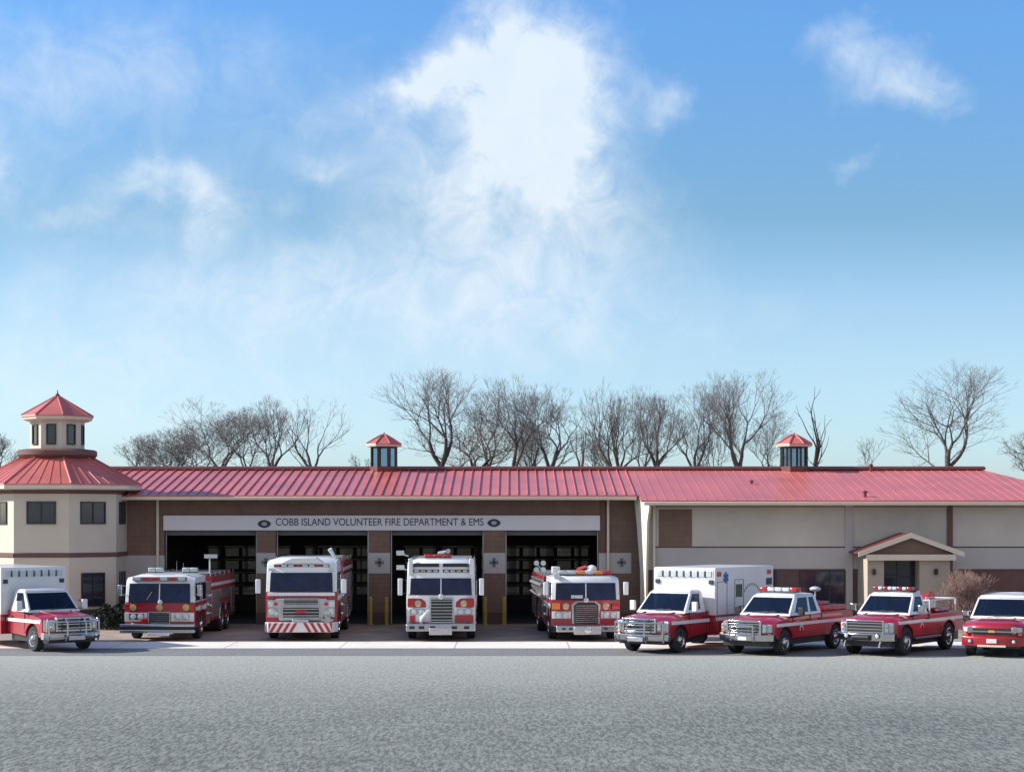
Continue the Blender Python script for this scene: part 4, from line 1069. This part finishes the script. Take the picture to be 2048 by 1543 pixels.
# crew-cab red pickup with white top
t = place('pickup_truck', 'red pickup truck with white cab roof and long red and white light bar', 'pickup truck', 1489, 61.9, -36)
body, sides = truck_cab(t, 1.01, 'red2', hood=1.14, cowl=1.26, y_ws=1.45, roof=1.95, yr=3.45, r=.41, ya=.98, y_end=3.72, bed=1.34, ax2=4.72, L=6.0, zb=.52, belt=1.32, tail_slope=.26, spans=((.15, .60), (.66, .90),))
side_windows(t, sides, [(.15, .60), (.66, .90)])
stripe(t, 1.01, .35, 5.9, .935, 1.04); stripe(t, .985, 2.0, 2.7, 1.13, 1.20, 'gold'); roundel(t, 1.005, 2.1, .80); doors_seams(t, 1.0, (1.5, 2.75, 3.6))
face(t, 1.0, 1.14, 'billet'); bumper(t, 1.01, .48, .70); fbox(t, 'license_plate', -.16, .16, .50, .64, 'plate', -.16, .012)
b = MB()
for sx_ in (-1, 1): b.path([(sx_ * .42, -.16, .48), (sx_ * .42, -.24, .6), (sx_ * .42, -.22, 1.0)], .03, 8)
for z in (.72, .98): b.tube((-.42, -.23, z), (.42, -.23, z), .028)
b.build('push_bar', 'chrome', t)
for sx_ in (-1, 1):
    mirror(t, sx_ * 1.20, 1.72, 1.42, .20, .24, sx_, 'black', .2)
    for y in (.98, 4.72): wheel(t, sx_ * .99, y, .41, .27, sx_)
lightbar(t, -.72, .72, 2.5, 1.99, .17, .34, ('redlens', 'lens', 'lens', 'lens', 'redlens'))
b = MB(); b.box(-.86, .86, 4.0, 5.8, 1.32, 1.5); b.box(-.5, .5, 4.2, 5.2, 1.5, 1.62); b.build('bed_cover', 'red', t, .03)
b = MB(); b.tube((.55, 4.0, 1.5), (.55, 4.0, 2.02), .025); b.ball((.55, 4.0, 2.07), .2, .2, .09, 14, 7); b.build('scene_light', 'lens', t)

# brush truck: pickup with pump skid in the bed
t = place('brush_truck', 'red brush truck with white cab, ram bumper and pump gear in its open bed', 'pickup truck', 1731, 61.7, -36)
body, sides = truck_cab(t, 1.02, 'red2', hood=1.20, cowl=1.30, y_ws=1.42, roof=2.0, yr=2.62, r=.46, ya=.98, y_end=2.95, bed=1.30, ax2=4.45, L=5.7, zb=.58, belt=1.36, tail_slope=.22, spans=((.18, .86),))
side_windows(t, sides, [(.18, .86)])
stripe(t, 1.02, .35, 5.65, 1.03, 1.13); roundel(t, 1.015, 2.2, .88); doors_seams(t, 1.01, (1.5, 2.8), .68, 1.33, 1.12)
face(t, 1.02, 1.20, 'mesh'); bumper(t, 1.02, .50, .76, 'chrome', .26)
b = MB(); b.box(-.32, .32, -.34, -.16, .52, .70); b.tube((-.3, -.36, .62), (.3, -.36, .62), .07, .07, 12); b.build('winch', 'black', t, .02)
for sx_ in (-1, 1):
    lamp(t, sx_ * .55, .66, .07, -.27, 'fog_lamp', 'lens', 'black')
    b = MB(); b.path([(sx_ * .62, -.18, .48), (sx_ * .62, -.30, .34), (sx_ * .62, -.12, .30)], .03, 8); b.build('tow_hook', 'alu', t)
    mirror(t, sx_ * 1.22, 1.66, 1.50, .20, .26, sx_, 'chrome', .2)
    for y in (.98, 4.45): wheel(t, sx_ * 1.02, y, .46, .28, sx_)
    b = MB(); b.box(min(sx_ * .98, sx_ * 1.10), max(sx_ * .98, sx_ * 1.10), 1.6, 3.6, .50, .56); b.build('side_step', 'alu', t, .01)
lightbar(t, -.70, .70, 2.2, 2.05, .15, .32, ('redlens', 'lens', 'redlens', 'lens', 'lens', 'redlens', 'lens', 'redlens'))
b = MB(); b.box(-.75, .75, 3.9, 5.2, 1.30, 1.42); b.box(-.7, .1, 3.5, 4.6, 1.42, 1.72); b.build('water_tank', 'red', t, .03)
b = MB(); b.lathe((-.35, 4.9, 1.70), (1, 0, 0), [(0, .26), (.04, .28), (.05, .16), (.5, .16), (.51, .28), (.55, .26)], 18); b.build('hose_reel', 'redlens', t)
b = MB()
for y in (3.2, 5.4):
    for sx_ in (-1, 1): b.tube((sx_ * .85, y, 1.3), (sx_ * .85, y, 1.72), .025)
    b.tube((-.85, y, 1.72), (.85, y, 1.72), .025)
for sx_ in (-1, 1): b.tube((sx_ * .85, 3.2, 1.72), (sx_ * .85, 5.4, 1.72), .025)
b.build('bed_rack', 'white', t)
b = MB(); b.box(.25, .65, 3.6, 4.2, 1.42, 1.68); b.tube((.45, 3.9, 1.68), (.45, 3.9, 1.80), .08); b.build('pump', 'alu', t, .02)
b = MB(); b.box(-.05, .70, 1.30, 1.33, 1.47, 1.60); b.build('dash_card', 'white', t) if False else None

# large red suv at the right edge
t = place('suv', 'red suv with white roof and gold bar grille, rightmost vehicle in the row', 'suv', 1984, 60.9, -24)
body, sides = truck_cab(t, 1.0, 'red2', hood=1.08, cowl=1.20, y_ws=1.35, roof=1.93, yr=4.75, r=.40, ya=.95, y_end=5.1, ax2=3.9, L=5.15, zb=.40, belt=1.26, tail_slope=.25, front_round=.34, spans=((.10, .36), (.39, .62), (.65, .92),))
side_windows(t, sides, [(.10, .36), (.39, .62), (.65, .92)])
stripe(t, 1.0, .4, 5.1, .92, .99); doors_seams(t, .99, (1.42, 2.5, 3.55), .5, 1.24, 1.04)
face(t, 1.0, 1.08, 'suv')
b = MB(); b.box(-.60, .60, -.03, .05, .74, .94); g = b.build('grille', 'black', t, .01)
b = MB(); b.box(-.64, .64, -.06, -.031, .81, .86); b.build('bar', 'chrome', g, .008)
fbox(t, 'badge', -.10, .10, .80, .88, 'gold', -.06, .02)
bumper(t, 1.0, .36, .68, 'red2', .10); fbox(t, 'license_plate', -.16, .16, .46, .60, 'plate', -.10, .014)
fbox(t, 'air_intake', -.45, .45, .34, .40, 'trim', -.10, .012, .004)
for sx_ in (-1, 1):
    lamp(t, sx_ * .70, .52, .06, -.04, 'fog_lamp', 'lens', 'black')
    mirror(t, sx_ * 1.15, 1.62, 1.33, .20, .18, sx_, 'chrome', .16)
    for y in (.95, 3.9): wheel(t, sx_ * .98, y, .40, .27, sx_)
b = MB()
for sx_ in (-1, 1): b.tube((sx_ * .66, 2.3, 1.98), (sx_ * .66, 4.6, 1.98), .02); 
b.build('roof_rail', 'black', t)

# ------------------------------------------------------------------ bare trees
def bare_tree(label, u, top, width, d, seed, kind='tree', splits=3, levels=6, spread=.5, trunk_r=.24, bark='bark', leaves=0, trunks=1, up=.18, twig='twig', height0=0.0, stem=.45, group='bare trees behind the fire station', name='bare_tree', cat='tree', thin=1.0):
    rng = random.Random(seed)
    H = zv(top, d); Wm = width * d / F
    segs = []                        # (level, points, r0, r1)
    def grow(p, dr, ln, lev):
        n = 4 if lev < 2 else 3
        pts = [p.copy()]; dd = dr.copy()
        for i in range(n):
            dd = (dd + Vector((rng.gauss(0, .13), rng.gauss(0, .13), rng.gauss(0, .08) + up * .35))).normalized()
            p = p + dd * (ln / n); pts.append(p.copy())
        segs.append((lev, pts))
        if lev >= levels: return
        if lev == 0: ln = 1.0
        m = splits if rng.random() < .6 else splits - 1
        if lev == 0: m = max(m, 3)
        ph = rng.random() * 6.28
        ax = dd.orthogonal().normalized()
        for j in range(m):
            a = spread * rng.uniform(.5, 1.25) * (1.0 if j else .55)
            ax2_ = Matrix.Rotation(ph + 6.283 * j / m + rng.uniform(-.4, .4), 3, dd) @ ax
            nd = (Matrix.Rotation(a, 3, ax2_) @ dd); nd.z += up * .3; nd.normalize()
            grow(p, nd, ln * rng.uniform(.62, .86), lev + 1)
        for q_ in range(1 if lev < 2 else 2):                  # side shoots
            if lev + 2 <= levels and rng.random() < .75:
                i = rng.randint(1, n - 1); ax2_ = Matrix.Rotation(rng.random() * 6.28, 3, dd) @ ax
                nd = (Matrix.Rotation(spread * rng.uniform(1.2, 1.8), 3, ax2_) @ dd); nd.z += up * .3; nd.normalize()
                grow(pts[i], nd, ln * rng.uniform(.45, .65), lev + 2)
    for q_ in range(trunks):
        a = rng.random() * 6.28; lean = .0 if trunks == 1 else .35
        grow(Vector((0, 0, 0)), Vector((math.cos(a) * lean + rng.gauss(0, .05), math.sin(a) * lean, 1)).normalized(), stem * rng.uniform(.8, 1.1), 0)
    P = [p for l, pts in segs for p in pts]
    zs = sorted(p.z for p in P); z1 = zs[int(len(zs) * .998)]
    xs = sorted(p.x for p in P); xa, xb = xs[int(len(xs) * .005)], xs[int(len(xs) * .995)]
    sz = H / z1; sx_ = Wm / (xb - xa); cx = (xa + xb) / 2
    bx = xu(u, d)
    h0 = height0; sz = (H - h0) / z1
    def T(p): return Vector((bx + (p.x - cx * min(1, p.z / (z1 * .4))) * sx_, d + p.y * sx_, h0 + p.z * sz))
    root = thing(name, label, cat, (bx, d, 0), 0, group)
    rad = [trunk_r * (.56 ** l) for l in range(levels + 2)]
    tb, cb = MB((bx, d, 0)), MB((bx, d, 0)); lf = MB((bx, d, 0))
    for l, pts in segs:
        bb = tb if l <= 1 else cb
        q_ = [T(p) for p in pts]
        n = 7 if l <= 1 else (4 if l <= 3 else 3)
        mn = (.013, .013, .013, .011, .008, .0065, .0055, .005, .005)[l] * thin; r0 = max(rad[l], mn); r1 = max(rad[l] * .62, mn * .8)
        m = len(q_) - 1
        for i in range(m):
            ra = r0 + (r1 - r0) * i / m; rb = r0 + (r1 - r0) * (i + 1) / m
            if (q_[i + 1] - q_[i]).length > 1e-4: bb.tube(q_[i], q_[i + 1], ra, rb, n, False)
        if leaves and l >= levels - 1:
            for _ in range(leaves):
                c = q_[rng.randint(1, m)] + Vector([rng.gauss(0, .16) for _ in range(3)]); s_ = rng.uniform(.02, .055)
                a, e = Vector([rng.gauss(0, 1) for _ in range(3)]).normalized(), Vector([rng.gauss(0, 1) for _ in range(3)]).normalized()
                lf.add([c - a * s_, c + e * s_, c + a * s_, c - e * s_], [(0, 1, 2, 3)])
    if h0 > 0:
        r_ = trunk_r * (1.0 if trunks == 1 else 1.5); b0 = Vector((bx, d, 0)); tp = T(Vector((0, 0, .02)))
        tb.tube(b0, b0.lerp(tp, .1), r_ * 1.5, r_ * 1.12, 8, False); tb.tube(b0.lerp(tp, .1), tp, r_ * 1.12, r_, 8, False)
    tb.build('trunk', bark, root); cr = cb.build('crown', twig, root)
    if leaves: lf.build('dry_leaf', 'dryleaf', cr, kind='stuff')
    return root

TR = [
 # u, top, width, d, seed, options, label
 (8, 868, 100, 118, 3, dict(levels=7, spread=.6, trunk_r=.16), 'bare tree at the left edge behind the tower'),
 (285, 868, 110, 112, 4, dict(levels=6, spread=.6, trunk_r=.10, trunks=2), 'thin pale bare sapling closest to the tower roof'),
 (345, 858, 150, 108, 17, dict(levels=7, spread=.7, trunks=2, trunk_r=.14), 'low dense bushy bare tree beside the thin pale sapling'),
 (440, 796, 225, 116, 5, dict(levels=7, spread=.62, trunk_r=.18), 'wide round bare tree over the first bay, left of the upright one'),
 (540, 790, 165, 114, 6, dict(levels=7, spread=.45, trunk_r=.2, up=.25), 'tall bare tree with upright limbs over the second bay'),
 (630, 792, 140, 112, 7, dict(levels=7, spread=.5, trunk_r=.18, splits=2), 'sparse forked bare tree left of the first roof cupola'),
 (875, 736, 225, 110, 8, dict(levels=7, spread=.66, trunk_r=.26, bark='bark2'), 'largest round crowned bare tree right of the first roof cupola'),
 (955, 826, 220, 116, 9, dict(levels=7, spread=.75, trunk_r=.22, leaves=1, bark='bark2'), 'low spreading tree that keeps some dry brown leaves'),
 (1025, 752, 190, 113, 10, dict(levels=7, spread=.5, trunk_r=.2), 'tall bare tree right of the brown leafed tree'),
 (1100, 762, 185, 110, 11, dict(levels=7, spread=.55, trunk_r=.22, bark='bark2'), 'dark limbed bare tree left of the dead stub trunk'),
 (1157, 850, 34, 108, 12, dict(levels=3, spread=.35, trunk_r=.15, splits=2), 'short dead trunk standing between two bare trees'),
 (1236, 770, 175, 114, 13, dict(levels=6, spread=.55, trunk_r=.15, trunks=3), 'fan shaped bare tree with several thin stems'),
 (1322, 774, 135, 112, 14, dict(levels=7, spread=.5, trunk_r=.2, bark='bark2'), 'narrow dark bare tree with a dense top'),
 (1385, 766, 150, 116, 15, dict(levels=7, spread=.5, trunk_r=.18), 'slim bare tree left of the tall tree beside the second cupola'),
 (1483, 738, 190, 112, 16, dict(levels=7, spread=.5, trunk_r=.24, up=.22), 'tall bare tree left of the second roof cupola'),
 (1622, 772, 75, 108, 18, dict(levels=4, spread=.5, trunk_r=.2, splits=2, bark='bark2', twig='bark2', thin=1.8), 'sparse dark bare tree rising behind the second cupola'),
 (1885, 732, 220, 113, 19, dict(levels=7, spread=.6, trunk_r=.24), 'large lone bare tree over the right wing'),
 (1745, 872, 60, 125, 21, dict(levels=5, spread=.5, trunk_r=.06), 'faint small bare sapling left of the large lone tree'),
 (385, 838, 150, 120, 51, dict(levels=7, spread=.6, trunk_r=.12), 'medium bare tree half hidden between the bushy tree and the wide round one'),
 (492, 818, 140, 121, 52, dict(levels=7, spread=.55, trunk_r=.13), 'medium bare tree in the gap left of the tall upright one'),
 (975, 778, 170, 122, 53, dict(levels=7, spread=.5, trunk_r=.16), 'bare tree rising behind the brown leafed tree'),
 (1062, 790, 120, 121, 54, dict(levels=7, spread=.5, trunk_r=.14), 'thin bare tree behind and between the two tall trees right of the brown leafed one'),
 (1280, 800, 130, 122, 55, dict(levels=7, spread=.5, trunk_r=.13), 'thin bare tree behind and right of the fan shaped one'),
 (1540, 822, 100, 121, 56, dict(levels=7, spread=.5, trunk_r=.11), 'medium bare tree just left of the second roof cupola'),
 (722, 905, 50, 122, 41, dict(levels=5, spread=.6, trunk_r=.05), 'very low bare sapling left of the first roof cupola'),
 (1065, 850, 90, 118, 42, dict(levels=6, spread=.6, trunk_r=.08, trunks=2), 'low bare understory tree between the brown leafed tree and the dark limbed one'),
 (1195, 862, 80, 120, 43, dict(levels=6, spread=.6, trunk_r=.07, trunks=2), 'low bare understory tree right of the dead stub trunk'),
 (1425, 848, 90, 121, 44, dict(levels=6, spread=.55, trunk_r=.08, trunks=2), 'low bare understory tree left of the tallest tree near the second cupola'),
 (2062, 862, 120, 115, 20, dict(levels=7, spread=.65, trunk_r=.18), 'bare tree at the right edge of the picture'),
]
for (u, top, width, d, seed, opt, label) in TR: bare_tree(label, u, top, width, d, seed, height0=zv(970, d), **opt)
# bare shrub beside the porch
bare_tree('bare pinkish shrub beside the entrance porch', 1927, 1138, 118, 75.0, 31, trunks=9, levels=5, spread=.45, trunk_r=.03, bark='pinktwig', twig='pinktwig', group=None, name='bare_shrub', cat='shrub', thin=.8, up=.25)

# clipped evergreen hedge at the foot of the tower
def hedge(label, x0, x1, y0, y1, h, seed):
    rng = random.Random(seed); c = ((x0 + x1) / 2, (y0 + y1) / 2, 0)
    root = thing('evergreen_shrub', label, 'shrub', c)
    b = MB(c)
    for _ in range(2600):
        a = rng.uniform(-1, 1); e = rng.uniform(-1, 1); z = rng.random() ** .6
        k_ = max(.1, 1 - max(0, (z - .6)) * 1.2) * (1 + .12 * math.sin(a * 9 + seed) * math.cos(e * 7))
        p = Vector((c[0] + a * (x1 - x0) / 2 * k_, c[1] + e * (y1 - y0) / 2 * k_, z * h * (1 + .1 * math.sin(a * 6))))
        n1, n2 = Vector([rng.gauss(0, 1) for _ in range(3)]).normalized(), Vector([rng.gauss(0, 1) for _ in range(3)]).normalized()
        s_ = rng.uniform(.03, .075); b.add([p - n1 * s_, p + n2 * s_ * .6, p + n1 * s_, p - n2 * s_ * .6], [(0, 1, 2, 3)])
    b.build('foliage', 'shrub', root)
    b = MB(c)
    for i in range(5): a = rng.uniform(-.6, .6); b.tube((c[0] + a * (x1 - x0) / 2, c[1], 0), (c[0] + a * (x1 - x0) / 2 * 1.2, c[1], h * .6), .03, .01, 5)
    b.build('stem', 'bark2', root)
hedge('low dark evergreen shrub at the foot of the tower beside the first engine', -16.9, -15.3, 75.6, 76.8, .95, 3)
